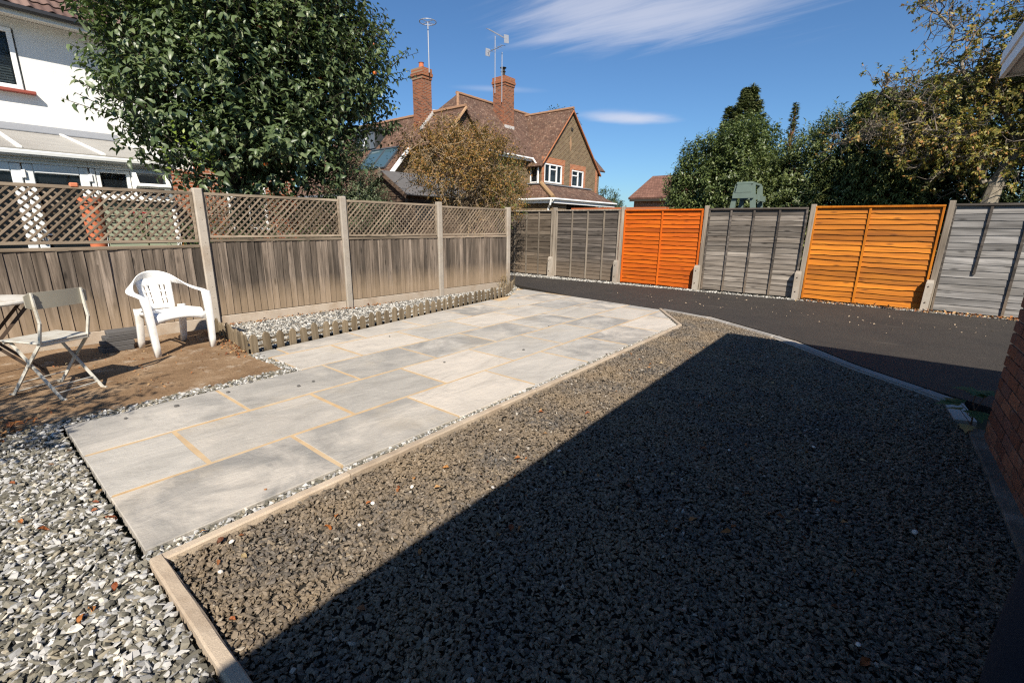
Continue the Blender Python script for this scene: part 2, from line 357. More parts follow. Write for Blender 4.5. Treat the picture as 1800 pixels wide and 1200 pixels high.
# tarmac driveway
b = NB('tarmac'); v = b.coord(); f = b.noise(v, 190, 3, .75); n = b.noise(v, 1.3, 5, .6); st = b.noise(b.coord(scale=(.5, 5, 1)), 2.6, 4)
col = b.ramp(f, [(.36, (.011, .010, .0095)), (.52, (.031, .0275, .025)), (.66, (.085, .075, .066))])
col = b.mix(1.0, col, b.ramp(n, [(.3, (.82,)*3), (.7, (1.2, 1.15, 1.08))]), 'MULTIPLY')
col = b.mix(b.math('MULTIPLY', b.rng(st, .64, .72), .25), col, (.20, .17, .14))
b.bump(f, .8, .006); TARMAC = b.done(col, .8, .3)
near = [(-9.6, 9.0), (-6.8, 8.36), (-4.87, 7.78), (-2.86, 7.53), (-2.06, 7.47), (-.77, 6.56), (-.149, 5.83), (.30, 5.40), (.64, 5.14), (6, 1.5)]
farl = [(6, 10.6), (1.53, 10.47), (.5, 10.37), (-1.34, 10.32), (-5.0, 10.12), (-7.97, 9.88), (-9.6, 9.85)]
mb = MB()
mb.prism([(x, y, -.05) for x, y in near+farl], (0, 0, .062)); DRIVE = structure(mb.build('driveway', TARMAC))

# worn concrete pad on the left
b = NB('dusty_concrete_pad'); v = b.coord(); n = b.noise(v, 2.2, 7, .65); f = b.noise(v, 60, 5, .7); n3 = b.noise(v, 7, 5, .6)
col = b.ramp(n, [(.3, (.145, .088, .048)), (.5, (.225, .145, .083)), (.72, (.33, .235, .15))])
col = b.mix(b.rng(f, .52, .66), col, sc_mix(b, col, .55)); col = b.mix(b.math('MULTIPLY', b.rng(n3, .58, .68), .5), col, (.42, .35, .27))
b.bump(b.math('ADD', f, b.math('MULTIPLY', n3, 1.5)), .7, .012); PADM = b.done(col, .95, .15)
pad = [(-4.20, .06), (-4.24, 1.0), (-4.28, 1.90), (-5.02, 1.87), (-6.72, 2.05), (-6.86, -.8), (-4.9, -.75), (-4.5, .0)]
structure(MB().prism([(x, y, -.05) for x, y in pad], (0, 0, .058)).build('concrete_pad', PADM))

# ---------------------------------------------------------------- patio: mortar bed with one slab mesh per stone
def clip(poly, a, bb):
    """keep the part left of the line a->bb"""
    out = []; ax, ay = a; dx, dy = bb[0]-ax, bb[1]-ay
    side = lambda p: dx*(p[1]-ay) - dy*(p[0]-ax)
    for i, p in enumerate(poly):
        q = poly[(i+1) % len(poly)]; sp_, sq = side(p), side(q)
        if sp_ >= 0: out.append(p)
        if (sp_ > 0 > sq) or (sp_ < 0 < sq):
            t = sp_/(sp_-sq); out.append((p[0]+(q[0]-p[0])*t, p[1]+(q[1]-p[1])*t))
    return out
b = NB('orange_mortar'); v = b.coord(); n = b.noise(v, 9, 5, .6)
MORT = b.done(b.mix(b.noise(v, 2.0, 4), b.ramp(n, [(.35, (.35, .20, .075)), (.6, (.50, .315, .135))]), (.46, .38, .27)), .9, .2); 
patio_out = [(-2.245, .335), (-4.11, .335), (-4.12, 1.97), (-5.01, 1.93), (-5.25, 4.0), (-5.68, 6.95), (-6.22, 7.82), (-4.87, 7.69), (-2.91, 7.45), (-2.255, 6.45)]
patio = structure(MB().prism([(x, y, -.05) for x, y in patio_out], (0, 0, .0685)).build('patio', MORT))
def m_slab():
    b = NB('grey_sandstone_slab'); v = b.coord(rand=23); va = b.coord(scale=(4.6, 2.0, 3), rand=23, rot=(0, 0, .35)); r = b.rand()
    n = b.noise(va, 1.0, 7, .62, 1.0); n2 = b.noise(v, 2.4, 5, .6, .6); f = b.noise(b.coord(scale=(24, 8, 10), rand=23, rot=(0, 0, .25)), 1.0, 7, .7, 1.6)
    base = b.ramp(r, [(0, (.32, .302, .27)), (.3, (.42, .385, .335)), (.5, (.35, .335, .305)), (.75, (.48, .432, .37)), (1, (.39, .368, .33))])
    col = b.mix(1.0, base, b.ramp(n, [(.25, (.76, .755, .75)), (.5, (1, 1, 1)), (.72, (1.14, 1.12, 1.1))]), 'MULTIPLY')
    # darker, bluer mottling on some stones
    dk = b.math('MULTIPLY', b.rng(b.math('FRACT', b.math('MULTIPLY', r, 7.3)), .45, .9), b.rng(n2, .40, .62))
    col = b.mix(b.math('MULTIPLY', dk, .85), col, (.20, .193, .18))
    col = b.mix(b.math('MULTIPLY', b.rng(b.noise(v, 1.3, 5, .6), .56, .72), .35), col, (.40, .33, .23))
    col = b.mix(b.math('MULTIPLY', b.rng(f, .60, .72), .4), col, (.56, .53, .48)); col = b.mix(b.math('MULTIPLY', b.rng(f, .40, .30), .35), col, (.2, .195, .185))
    b.bump(b.math('ADD', b.math('MULTIPLY', n, 1.2), b.math('ADD', b.math('MULTIPLY', n2, 1.2), b.math('MULTIPLY', f, .35))), .9, .012)
    return b.done(col, .72, .35)
SLAB = m_slab()
rows = [(-2.222, -2.836, .315, .315), (-2.836, -3.476, .315, .77), (-3.476, -4.125, .315, .315), (-4.125, -4.76, 1.95, .77), (-4.76, -5.40, 1.9, .315), (-5.40, -6.05, 1.9, .77), (-6.05, -6.6, 1.9, .315)]
G2 = .0105
def make_slab(poly):
    if len(poly) < 3: return
    A = .5*sum(poly[i][0]*poly[(i+1)%len(poly)][1]-poly[(i+1)%len(poly)][0]*poly[i][1] for i in range(len(poly)))
    if abs(A) < .012: return
    if A < 0: poly = poly[::-1]
    n = len(poly); c = np.mean(np.array(poly), 0)
    # wavering riven edges: split every side, jitter inwards
    pts = []
    for i in range(n):
        p, q = np.array(poly[i]), np.array(poly[(i+1)%n]); Ln = np.linalg.norm(q-p); k = max(1, int(Ln/.15))
        nn = np.array([-(q-p)[1], (q-p)[0]])/max(Ln, 1e-6)
        for j in range(k):
            t = j/k; pts.append(p+(q-p)*t + nn*(rng.uniform(0, .004) if j else 0.0))
    P = np.array(pts); m = len(P); zt = .020+rng.uniform(-.0015, .0015)
    P2 = c + (P-c)*(1-np.minimum(.004/np.maximum(np.linalg.norm(P-c, axis=1), .05), .2))[:, None]
    mb = MB(); mb.add([(x, y, -.03) for x, y in P] + [(x, y, zt-.004) for x, y in P] + [(x, y, zt) for x, y in P2],
        [(i, (i+1)%m, m+(i+1)%m, m+i) for i in range(m)] + [(m+i, m+(i+1)%m, 2*m+(i+1)%m, 2*m+i) for i in range(m)] + [tuple(range(2*m, 3*m))])
    mb.build('slab', SLAB, patio, fix=False)
def in_patio(r):
    r = clip(r, (-5.70, 6.95), (-5.03, 1.9)) if r[0][1] < 6.6 else r       # picket side (left of the line pointing down is +x)
    if len(r) > 2: r = clip(r, (-2.90, 7.455), (-6.25, 7.845))
    if len(r) > 2: r = clip(r, (-2.245, 6.44), (-2.91, 7.455))
    if len(r) > 2: r = clip(r, (-6.23, 7.84), (-5.68, 6.94)) if r[0][1] >= 6.0 else r
    return r
for x1, x0, ys, ph in rows:
    y = ph; edges = [ys]
    while y < 8.2:
        if y > ys+.12: edges.append(y+rng.uniform(-.012, .012))
        y += .92
    for a, e in zip(edges[:-1], edges[1:]+[8.2]):
        j = rng.uniform(-.003, .003, 4)
        r = [(x0+G2+j[0], a+G2), (x1-G2+j[1], a+G2), (x1-G2+j[2], e-G2), (x0+G2+j[3], e-G2)]
        make_slab(in_patio(r))

# ---------------------------------------------------------------- kerbs
kerb = structure(MB().box(-2.17, -2.10, .33, 6.40, -.06, -.01).build('kerb', CONC_K))
def edging(a, b_, w=.05, ztop=.035, ext=0.0):
    a, b_ = Vector((*a, 0)), Vector((*b_, 0)); d = (b_-a); Ln = d.length; k = max(1, round(Ln/.914)); d.normalize()
    for i in range(k):
        p = a + d*(Ln*i/k+.003); q = a + d*(Ln*(i+1)/k-.003); mb = MB()
        x = Vector((-d.y, d.x, 0)); o_ = rng.uniform(-.004, .004); zt = ztop+rng.uniform(-.003, .003); m_ = 10; vs_ = []
        for j in range(m_+1):
            c = p+(q-p)*(j/m_) + x*o_
            for s_, z_ in ((-1, -.1), (-1, zt-.008), (-.72, zt), (.72, zt), (1, zt-.008), (1, -.1)):
                vs_.append(c + x*(s_*w/2 + rng.uniform(-.0016, .0016)) + Vector((0, 0, z_+rng.uniform(-.0015, .0015))))
        fs = [(j*6+i_, (j+1)*6+i_, (j+1)*6+i_+1, j*6+i_+1) for j in range(m_) for i_ in range(5)] + [tuple(range(6)), tuple(m_*6+5-i_ for i_ in range(6))]
        mb.add(vs_, fs); mb.build('edging_stone', CONC_K, kerb, smooth=False)
edging((-2.115, .34), (-2.175, 6.42)); edging((-2.13, .34), (.55, .34)); edging((-2.175, 6.43), (-2.90, 7.50))
SETT = m_concrete('granite_sett', (.27, .255, .235), bump=.5)
dkerb = structure(MB().prism([(x, y, -.05) for x, y in [(-2.9, 7.5), (-2.09, 7.29), (-1.09, 6.60), (-.13, 5.56), (.297, 5.18), (.50, 4.98), (.64, 5.10), (.30, 5.38), (-.149, 5.81), (-.77, 6.54), (-2.06, 7.45), (-2.86, 7.51)]], (0, 0, .055)).build('driveway_kerb', CONC))
ci = [(-2.88, 7.49), (-2.09, 7.26), (-1.09, 6.57), (-.13, 5.52), (.297, 5.145), (.506, 4.93)]
for (p, q), w in zip(zip(ci[:-1], ci[1:]), (.10, .13, .16, .17, .18)):
    p, q = Vector((*p, 0)), Vector((*q, 0)); d = (q-p); L_ = d.length; d.normalize(); x = Vector((-d.y, d.x, 0)); k = max(1, round(L_/.45))
    for i in range(k):
        a = p+d*(L_*i/k+.003); e = p+d*(L_*(i+1)/k-.003); z = .018+rng.uniform(-.002, .002)
        mb = MB(); c = (a+e)/2 + x*(.04+w/2-.02); ln = (e-a).length
        mb.cbox(ln, w*.55, .08, (0, 0, 0), .006); mb.xf = Matrix.Translation(c + Vector((0, 0, z-.04))) @ Matrix.Rotation(math.atan2(d.y, d.x), 4, 'Z')
        mb.build('sett', SETT, dkerb, fix=True)
# flat stone at the end of the driveway kerb by the wall
mb = MB(); mb.prism([(.50, 4.92, -.05), (.535, 4.50, -.05), (.66, 4.54, -.05), (.62, 4.98, -.05)], (0, 0, .072)); mb.build('end_stone', m_concrete('kerb_end_stone', (.36, .34, .31)), dkerb)

# ---------------------------------------------------------------- gravel: real stones scattered with geometry nodes
def gravel(name, polys, z, density, size, stone_m, bed_m, seed, flatness=.55, lift=.006, label=None, cat=None):
    mb = MB()
    for p in polys:
        mb.add([(x, y, z) for x, y in p], [tuple(range(len(p)))])
    o = mb.build(name, bed_m, fix=False)
    o['kind'] = 'stuff'
    for pl in o.data.polygons:
        if pl.normal.z < 0: pl.flip()
    ng = bpy.data.node_groups.new(name+'_scatter', 'GeometryNodeTree')
    ng.interface.new_socket('Geometry', in_out='INPUT', socket_type='NodeSocketGeometry'); ng.interface.new_socket('Geometry', in_out='OUTPUT', socket_type='NodeSocketGeometry')
    N = ng.nodes.new; L = ng.links.new
    gi = N('NodeGroupInput'); go = N('NodeGroupOutput')
    dp = N('GeometryNodeDistributePointsOnFaces'); L(gi.outputs[0], dp.inputs['Mesh']); dp.inputs['Density'].default_value = density; dp.inputs['Seed'].default_value = seed
    ins_j = N('GeometryNodeJoinGeometry')
    for k in range(7):
        ico = N('GeometryNodeMeshIcoSphere'); ico.inputs['Radius'].default_value = 1; ico.inputs['Subdivisions'].default_value = 1
        rv = N('FunctionNodeRandomValue'); rv.data_type = 'FLOAT_VECTOR'; rv.inputs[0].default_value = (-.55,)*3; rv.inputs[1].default_value = (.55,)*3; rv.inputs['Seed'].default_value = seed*10+k
        sp = N('GeometryNodeSetPosition'); L(ico.outputs[0], sp.inputs[0]); L(rv.outputs[0], sp.inputs['Offset'])
        hull = N('GeometryNodeConvexHull'); L(sp.outputs[0], hull.inputs[0])
        sm = N('GeometryNodeSetMaterial'); sm.inputs['Material'].default_value = stone_m; L(hull.outputs[0], sm.inputs[0])
        ss = N('GeometryNodeSetShadeSmooth'); ss.inputs['Shade Smooth'].default_value = False; L(sm.outputs[0], ss.inputs[0])
        g2 = N('GeometryNodeGeometryToInstance'); L(ss.outputs[0], g2.inputs[0]); L(g2.outputs[0], ins_j.inputs[0])
    iop = N('GeometryNodeInstanceOnPoints'); L(dp.outputs['Points'], iop.inputs['Points']); L(ins_j.outputs[0], iop.inputs['Instance']); iop.inputs['Pick Instance'].default_value = True
    rr = N('FunctionNodeRandomValue'); rr.data_type = 'FLOAT_VECTOR'; rr.inputs[0].default_value = (-.62, -.62, 0); rr.inputs[1].default_value = (.62, .62, 6.283); rr.inputs['Seed'].default_value = seed+3
    L(rr.outputs[0], iop.inputs['Rotation'])
    rs = N('FunctionNodeRandomValue'); rs.data_type = 'FLOAT_VECTOR'; s0, s1 = size; rs.inputs[0].default_value = (s0, s0*.7, s0*flatness*.7); rs.inputs[1].default_value = (s1, s1*.75, s1*flatness); rs.inputs['Seed'].default_value = seed+5
    L(rs.outputs[0], iop.inputs['Scale'])
    ri = N('FunctionNodeRandomValue'); ri.data_type = 'INT'; ri.inputs[4].default_value = 0; ri.inputs[5].default_value = 6; ri.inputs['Seed'].default_value = seed+7
    L(ri.outputs[2], iop.inputs['Instance Index'])
    # lift each stone a little so they pile on each other
    ro = N('FunctionNodeRandomValue'); ro.data_type = 'FLOAT_VECTOR'; ro.inputs[0].default_value = (0, 0, -.2*lift); ro.inputs[1].default_value = (0, 0, 1.6*lift); ro.inputs['Seed'].default_value = seed+9
    tr = N('GeometryNodeTranslateInstances'); L(iop.outputs[0], tr.inputs[0]); L(ro.outputs[0], tr.inputs['Translation']); tr.inputs['Local Space'].default_value = False
    jg = N('GeometryNodeJoinGeometry'); L(gi.outputs[0], jg.inputs[0]); L(tr.outputs[0], jg.inputs[0]); L(jg.outputs[0], go.inputs[0])
    md = o.modifiers.new('scatter', 'NODES'); md.node_group = ng
    if label: tag(o, label, cat)
    return o
BED_D = m_plain('dark_chipping_bed', (.022, .02, .017), .95, .1, .3, 40, .6)
BED_L = m_plain('pale_chipping_bed', (.13, .125, .11), .95, .1, .3, 40, .6)
SLATE = m_stone('slate_chip', [(0, (.082, .073, .062)), (.25, (.122, .102, .080)), (.5, (.160, .132, .102)), (.72, (.092, .084, .077)), (.9, (.205, .165, .118)), (.988, (.38, .35, .30)), (.997, (.55, .52, .47))], .58, (.65, (.228, .168, .104)))
LIME = m_stone('grey_white_chip', [(0, (.10, .094, .076)), (.16, (.19, .175, .14)), (.36, (.30, .295, .285)), (.52, (.40, .39, .375)), (.64, (.14, .13, .10)), (.76, (.48, .465, .44)), (.86, (.25, .22, .165)), (.96, (.55, .50, .42))], .8)
BW = m_stone('black_white_pebble', [(0, (.38, .365, .33)), (.22, (.52, .50, .46)), (.38, (.08, .08, .077)), (.62, (.17, .16, .14)), (.82, (.28, .25, .205))], .75)
slate_n = [(-2.09, .365), (.69, .365), (.68, 1.2), (.66, 2.0), (.64, 2.9), (-2.112, 2.9)]
slate_f = [(-2.112, 2.9), (.64, 2.9), (.635, 4.3), (.535, 4.46), (.50, 4.93), (.297, 5.145), (-.13, 5.52), (-1.09, 6.57), (-2.09, 7.26), (-2.80, 7.46), (-2.15, 6.5)]
gravel('slate_gravel', [slate_n, slate_f], -.004, 8600, (.0045, .0148), SLATE, BED_D, 11, .48, .011, 'dark slate chippings filling the kerbed bed beside the brick wall', 'gravel')
gravel('limestone_gravel', [[(-2.16, .30), (-1.0, .30), (-1.0, -.9), (-5.6, -.9), (-4.6, -.02), (-4.21, .05), (-4.16, .30)]], .0, 5200, (.006, .021), LIME, BED_L, 21, .55, .010, 'grey and white stone chippings in the left foreground beside the patio', 'gravel')
gravel('border_gravel', [[(-2.224, .31), (-2.145, .31), (-2.205, 6.4), (-2.245, 6.4)], [(-2.245, 6.42), (-2.205, 6.42), (-2.89, 7.46), (-2.93, 7.43)]], .004, 6500, (.006, .016), LIME, BED_L, 31, .55, .006, 'narrow line of grey chippings between patio and concrete edging', 'gravel')
gravel('pad_border_gravel', [[(-4.13, .25), (-4.135, 1.93), (-4.20, 1.99), (-5.02, 1.93), (-5.06, 1.86), (-4.31, 1.88), (-4.26, .7), (-4.25, .05)]], .004, 5200, (.007, .019), LIME, BED_L, 41, .55, .008, 'thin strip of grey chippings between the patio and the dusty concrete pad', 'gravel')
gravel('pebble_bed', [[(-6.70, 2.08), (-5.10, 1.92), (-5.31, 3.0), (-5.44, 4.0), (-5.87, 6.9), (-6.55, 7.95), (-6.62, 5)]], .006, 3000, (.009, .023), BW, BED_L, 51, .6, .010, 'black and white pebbles in the narrow bed at the foot of the trellis fence', 'gravel')
gravel('fence_end_gravel', [[(-6.55, 7.97), (-5.87, 6.95), (-5.68, 7.0), (-6.18, 7.86), (-6.7, 8.28), (-6.9, 8.35)]], .0, 3500, (.008, .018), LIME, BED_L, 61, .6, .008, 'patch of grey chippings at the far end of the trellis fence', 'gravel')
gravel('back_strip_gravel', [[(-9.6, 9.86), (-7.97, 9.89), (-5.0, 10.13), (-5.0, 10.42), (-9.6, 10.36)], [(-5.0, 10.13), (-1.34, 10.33), (.5, 10.38), (2.6, 10.5), (2.6, 10.56), (-5.0, 10.42)]], .006, 1800, (.010, .024), BW, BED_L, 71, .6, .008, 'line of pale pebbles between the tarmac and the back fence', 'gravel')
# ================================================================== LEFT FENCE (concrete posts, feather boards, trellis)
FX = lambda y: -6.783+.032*(y-2.155)
FA = math.atan2(.032, 1.0)                     # the fence line leans this much from the y axis
lf = thing('trellis_fence', 'weathered grey timber fence with diamond trellis top between concrete posts', 'fence', (-6.72, 4.07, 0))
def post_mesh():
    mb = MB(); mb.cbox(.095, .105, 1.80, (0, 0, .845), .012); return mb.mesh('post', CONC, origin=(0, 0, 0))[0]
PM = post_mesh()
py = [-1.78, .14, 2.155, 4.074, 5.993, 7.912]
phs = [0, 0, 0, 0, 0, -.03]
for y, dh in zip(py, phs): inst('post', PM, (FX(y)+.012, y, dh), lf, (0, 0, -FA))
holes = MB()
for y in py[1:]:
    for z in np.arange(.25, 1.65, .14): holes.add([(FX(y)+.0605, y-.006+.02*((z*7)%1-.5), z), (FX(y)+.0605, y+.006+.02*((z*7)%1-.5), z), (FX(y)+.0605, y+.02*((z*7)%1-.5), z+.012)], [(0, 1, 2)])
holes.build('pockmark', m_plain('pock', (.15, .13, .11), .95), lf)['kind'] = 'stuff'
def feather_mesh(w, seed):
    """one vertical feather-edge board, thick edge on +y, slightly bowed"""
    r = np.random.default_rng(seed); n = 5; vs_ = []; fs = []
    for j in range(n+1):
        z = j/n; bow = r.uniform(-.0015, .0015); wv = r.uniform(-.0012, .0012)
        vs_ += [(-.004, -w/2+wv, z), (.003+bow, -w/2+wv, z), (.014+bow, w/2+wv, z), (-.004, w/2+wv, z)]
    for j in range(n):
        for k in range(4): fs.append((j*4+k, j*4+(k+1)%4, (j+1)*4+(k+1)%4, (j+1)*4+k))
    fs += [(0, 1, 2, 3), (n*4+3, n*4+2, n*4+1, n*4)]
    mb = MB(); mb.add(vs_, fs); return mb.mesh('board', W_GREY, origin=(0, 0, 0))[0]
FB = [feather_mesh(.118, k) for k in range(6)]
LATH = MB(); LATH.cbox(1, .021, .009, (0, 0, 0), .0015); LATHM = LATH.mesh('lath', W_TREL, origin=(0, 0, 0))[0]
for bi in range(len(py)-1):
    y0, y1 = py[bi]+.055, py[bi+1]-.055; L_ = y1-y0; yc = (y0+y1)/2
    zb, zt = (.15, 1.095) if bi >= 2 else (.145, 1.03)
    tz0, tz1 = (1.145, 1.70) if bi >= 2 else (1.10, 1.70)
    if bi == 4: tz1 -= .02
    # gravel board
    mb = MB(); mb.cbox(.05, L_, .32, (0, 0, -.02), .006); mb.xf = Matrix.Translation((FX(yc), yc, 0)) @ Matrix.Rotation(-FA, 4, 'Z'); mb.build('gravel_board', CONC_G, lf)
    if bi == 0: n = 10
    else: n = 19 if bi == 1 else 21
    for k in range(n):
        y = y0+L_*(k+.5)/n; wsc = (L_/n+.012)/.118
        o = inst('board', FB[rng.integers(6)], (FX(y)+.012, y, zb), lf, (rng.normal(0, .004), rng.normal(0, .003), -FA), (1, wsc, zt-zb+rng.uniform(-.006, .004)))
    # rails of the board panel and trellis frame
    def rail(z, h, t, xo, nm='rail'):
        mb = MB(); mb.cbox(t, L_, h, (0, 0, 0), .003); mb.xf = Matrix.Translation((FX(yc)+xo, yc, z)) @ Matrix.Rotation(-FA, 4, 'Z'); return mb.build(nm, W_RAIL, lf)
    rail(zt+.02, .034, .055, .008, 'capping_rail')
    tp = MB(); xf = Matrix.Translation((FX(yc)+.008, yc, 0)) @ Matrix.Rotation(-FA, 4, 'Z')
    tp.cbox(.036, L_, .032, (0, 0, tz0+.016), .003); tp.cbox(.036, L_, .034, (0, 0, tz1-.017), .003)
    tp.cbox(.03, .03, tz1-tz0-.066, (0, -L_/2+.016, (tz0+tz1)/2), .003); tp.cbox(.03, .03, tz1-tz0-.066, (0, L_/2-.016, (tz0+tz1)/2), .003)
    tp.xf = xf; pan = tp.build('trellis_panel', W_RAIL, lf)
    a0, a1, b0, b1 = -L_/2+.025, L_/2-.025, tz0+.025, tz1-.025
    pitch = .082
    for sgn, xo in ((1, .009), (-1, -.001)):
        c0 = -L_/2-(b1-b0)
        k = 0
        while True:
            s0 = c0+pitch*(k+.5); k += 1
            if s0 > L_/2: break
            # lath from (s0, b0) rising at 45 degrees
            ya, yb = max(s0, a0), min(s0+(b1-b0), a1)
            if yb-ya < .03: continue
            za, ze = b0+(ya-s0), b0+(yb-s0)
            if sgn < 0: ya, yb = -ya, -yb
            p = xf @ Vector((xo, (ya+yb)/2, (za+ze)/2)); ln = math.hypot(yb-ya, ze-za)
            ang = math.atan2(ze-za, yb-ya)
            d = Vector((0, math.cos(ang), math.sin(ang))); nx = Vector((1, 0, 0)); R = Matrix((d, nx.cross(d), nx)).transposed()
            R = Matrix.Rotation(-FA, 3, 'Z') @ R
            inst('lath', LATHM, p, pan, R.to_euler(), (ln, 1, 1))
# clips hooked over the trellis in the first bay
cl = MB(); cl.cbox(.05, .075, .05, (0, 0, 0), .012); tag(cl.build('rail_clip', m_plain('terracotta_plastic', (.50, .16, .075), .6), None, origin=(0, 0, 0)), 'orange terracotta plastic hook clipped over the trellis top rail', 'hook')
o = [x for x in COL.objects if x.name == 'rail_clip'][0]; o.location = (FX(1.04)+.01, 1.04, 1.705); 
# picket edging around the pebble bed
pk = thing('picket_edging', 'low brown wooden picket edging with pointed tops beside the pebble bed', 'edging', (-5.3, 4, 0))
def picket_mesh(h, w=.078, t=.018):
    mb = MB(); pts = [(-w/2, 0), (w/2, 0), (w/2, h*.84), (w*.30, h*.95), (w*.08, h), (-w*.08, h), (-w*.30, h*.95), (-w/2, h*.84)]
    mb.prism([(x, -t/2, z) for x, z in pts], (0, t, 0)); return mb.mesh('picket', W_PICK, origin=(0, 0, 0))[0]
PKM = [picket_mesh(h) for h in (.205, .22, .235)]
def picket_run(pts, step):
    for a, e in zip(pts[:-1], pts[1:]):
        a, e = Vector((*a, 0)), Vector((*e, 0)); d = e-a; n = max(2, round(d.length/step)); ang = math.atan2(d.y, d.x)
        mb = MB(); nrm = Vector((d.y, -d.x, 0)).normalized()
        for z in (.075, .135): mb.bar(a-nrm*.014+Vector((0, 0, z)), e-nrm*.014+Vector((0, 0, z)), .010, .024)
        mb.build('rail', W_PICK, pk)
        for i in range(n):
            p = a+d*((i+.4)/n); inst('picket', PKM[rng.integers(3)], (p.x, p.y, -.02+rng.uniform(-.012, .012)), pk, (rng.normal(0, .035), rng.normal(0, .045), ang+rng.normal(0, .04)))
picket_run([(-6.62, 2.02), (-5.95, 1.99), (-5.07, 1.88)], .125)
picket_run([(-5.06, 1.88), (-5.20, 2.9), (-5.33, 4.0), (-5.55, 5.4), (-5.82, 6.95)], .142)
picket_run([(-5.82, 6.95), (-6.12, 7.5), (-6.45, 7.95)], .13)

# ================================================================== BACK FENCE (lap panels between posts with concrete spurs)
bf = thing('lap_panel_fence', 'back fence of lap panels, some grey, one orange-red and one amber, on concrete spurs', 'fence', (-3.27, 10.46, 0))
BX = lambda k: -7.093+1.913*k
BY = lambda k: 10.47+.020*1.913*k
def lap_mesh(L_, hgt, m, seed, wav, lip=.031):
    r = np.random.default_rng(seed); n = 22; vs_ = []; fs = []
    ph = r.uniform(0, 6.28, 4); pos = r.uniform(-L_/2, L_/2, 3); am = r.uniform(-1, 1, 3)
    for j in range(n+1):
        x = -L_/2+L_*j/n
        w = wav*(.5*math.sin(x*2.1+ph[0])+.35*math.sin(x*5.3+ph[1])+.18*math.sin(x*12+ph[2])) + sum(wav*1.3*a*math.exp(-((x-p)/.06)**2) for a, p in zip(am, pos))
        zb = w+r.uniform(-.0015, .0015)
        vs_ += [(x, -lip, zb), (x, -.0095, hgt+.02), (x, -.003, hgt+.02), (x, -lip+.012, zb)]
    for j in range(n):
        for k in range(4): fs.append((j*4+k, (j+1)*4+k, (j+1)*4+(k+1)%4, j*4+(k+1)%4))
    fs += [(0, 1, 2, 3), (n*4+3, n*4+2, n*4+1, n*4)]
    mb = MB(); mb.add(vs_, fs); return mb.mesh('board', m, origin=(0, 0, 0))[0]
PANELS = [ # k, board material, batten material, boards, inner battens (fraction, from, to), ztop, label
 (-1, W_BROWNX, W_POST, 17, [(.30, 0, 1), (.53, 0, 1), (.76, 0, 1)], 1.74, 'brown grey lap panel'),
 (0, W_GREYX, W_POST, 17, [(.27, 0, 1), (.52, 0, 1), (.77, 0, 1)], 1.745, 'dark grey lap panel'),
 (1, W_ORANGEX, None, 18, [(.51, 0, 1)], 1.735, 'bright orange-red painted lap panel'),
 (2, W_MIDX, W_GREYX, 16, [(.25, 0, 1), (.49, 0, 1), (.74, 0, 1)], 1.745, 'mid grey lap panel with a sagging top rail'),
 (3, W_AMBERX, None, 18, [(.46, 0, 1)], 1.765, 'amber stained lap panel'),
 (4, W_SILVERX, W_GREYX, 15, [(.235, .36, 1), (.48, 0, 1), (.75, 0, 1)], 1.78, 'silver grey lap panel with a broken batten'),
 (5, W_MIDX, W_GREYX, 16, [(.25, 0, 1), (.5, 0, 1), (.75, 0, 1)], 1.78, None), (6, W_GREYX, W_POST, 17, [(.27, 0, 1), (.52, 0, 1), (.77, 0, 1)], 1.78, None)]
vert_mats = {}
for k, bm_, vm, nb, bats, zt, lab in PANELS:
    x0, x1 = BX(k)+.055, BX(k+1)-.045; L_ = x1-x0; xc = (x0+x1)/2; yb = BY(k+.5)
    vm = vm or {W_ORANGEX: m_wood('orange_red_batten', (.40, .075, .004), (.57, .112, .005), (.64, .14, .008), 2, var=.06, bump=.2, knots=False), W_AMBERX: m_wood('amber_batten', (.28, .08, .006), (.48, .15, .008), (.58, .205, .015), 2, var=.1, bump=.2, knots=False)}[bm_]
    fr = MB(); z0 = .035
    for s_ in (-1, 1): fr.cbox(.032, .036, zt-z0-.036, (xc+s_*(L_/2-.018), yb-.035, (zt+z0)/2-.018), .003)
    fr.cbox(L_, .045, .034, (xc, yb-.036, zt-.017), .003)
    pn = fr.build('fence_panel', vm, bf); 
    if lab: pn['label'] = lab
    meshes = [lap_mesh(L_-.005, (zt-z0-.05)/nb, bm_, 200+100*k+j, .010 if k in (1, 3) else .006, .031 if k in (1, 3) else .021) for j in range(5)]
    for j in range(nb):
        inst('board', meshes[(j*3+int(rng.integers(2)))%5], (xc, yb+.002, z0+.006+j*(zt-z0-.05)/nb+rng.uniform(-.005, .005)), pn, (0, rng.normal(0, .003 if k != 4 else .001), math.pi if rng.random() < 0 else rng.normal(0, .001)))
    for fx, f0, f1 in bats:
        mb = MB(); a = Vector((x0+L_*fx, yb-.034, z0+(zt-z0)*f0+.002)); e = Vector((x0+L_*fx+(.02 if f0 else 0), yb-.034, z0+(zt-z0-.036)*f1)); mb.bar(a, e, .034, .022, (0, 1, 0)); mb.build('batten', vm, pn)
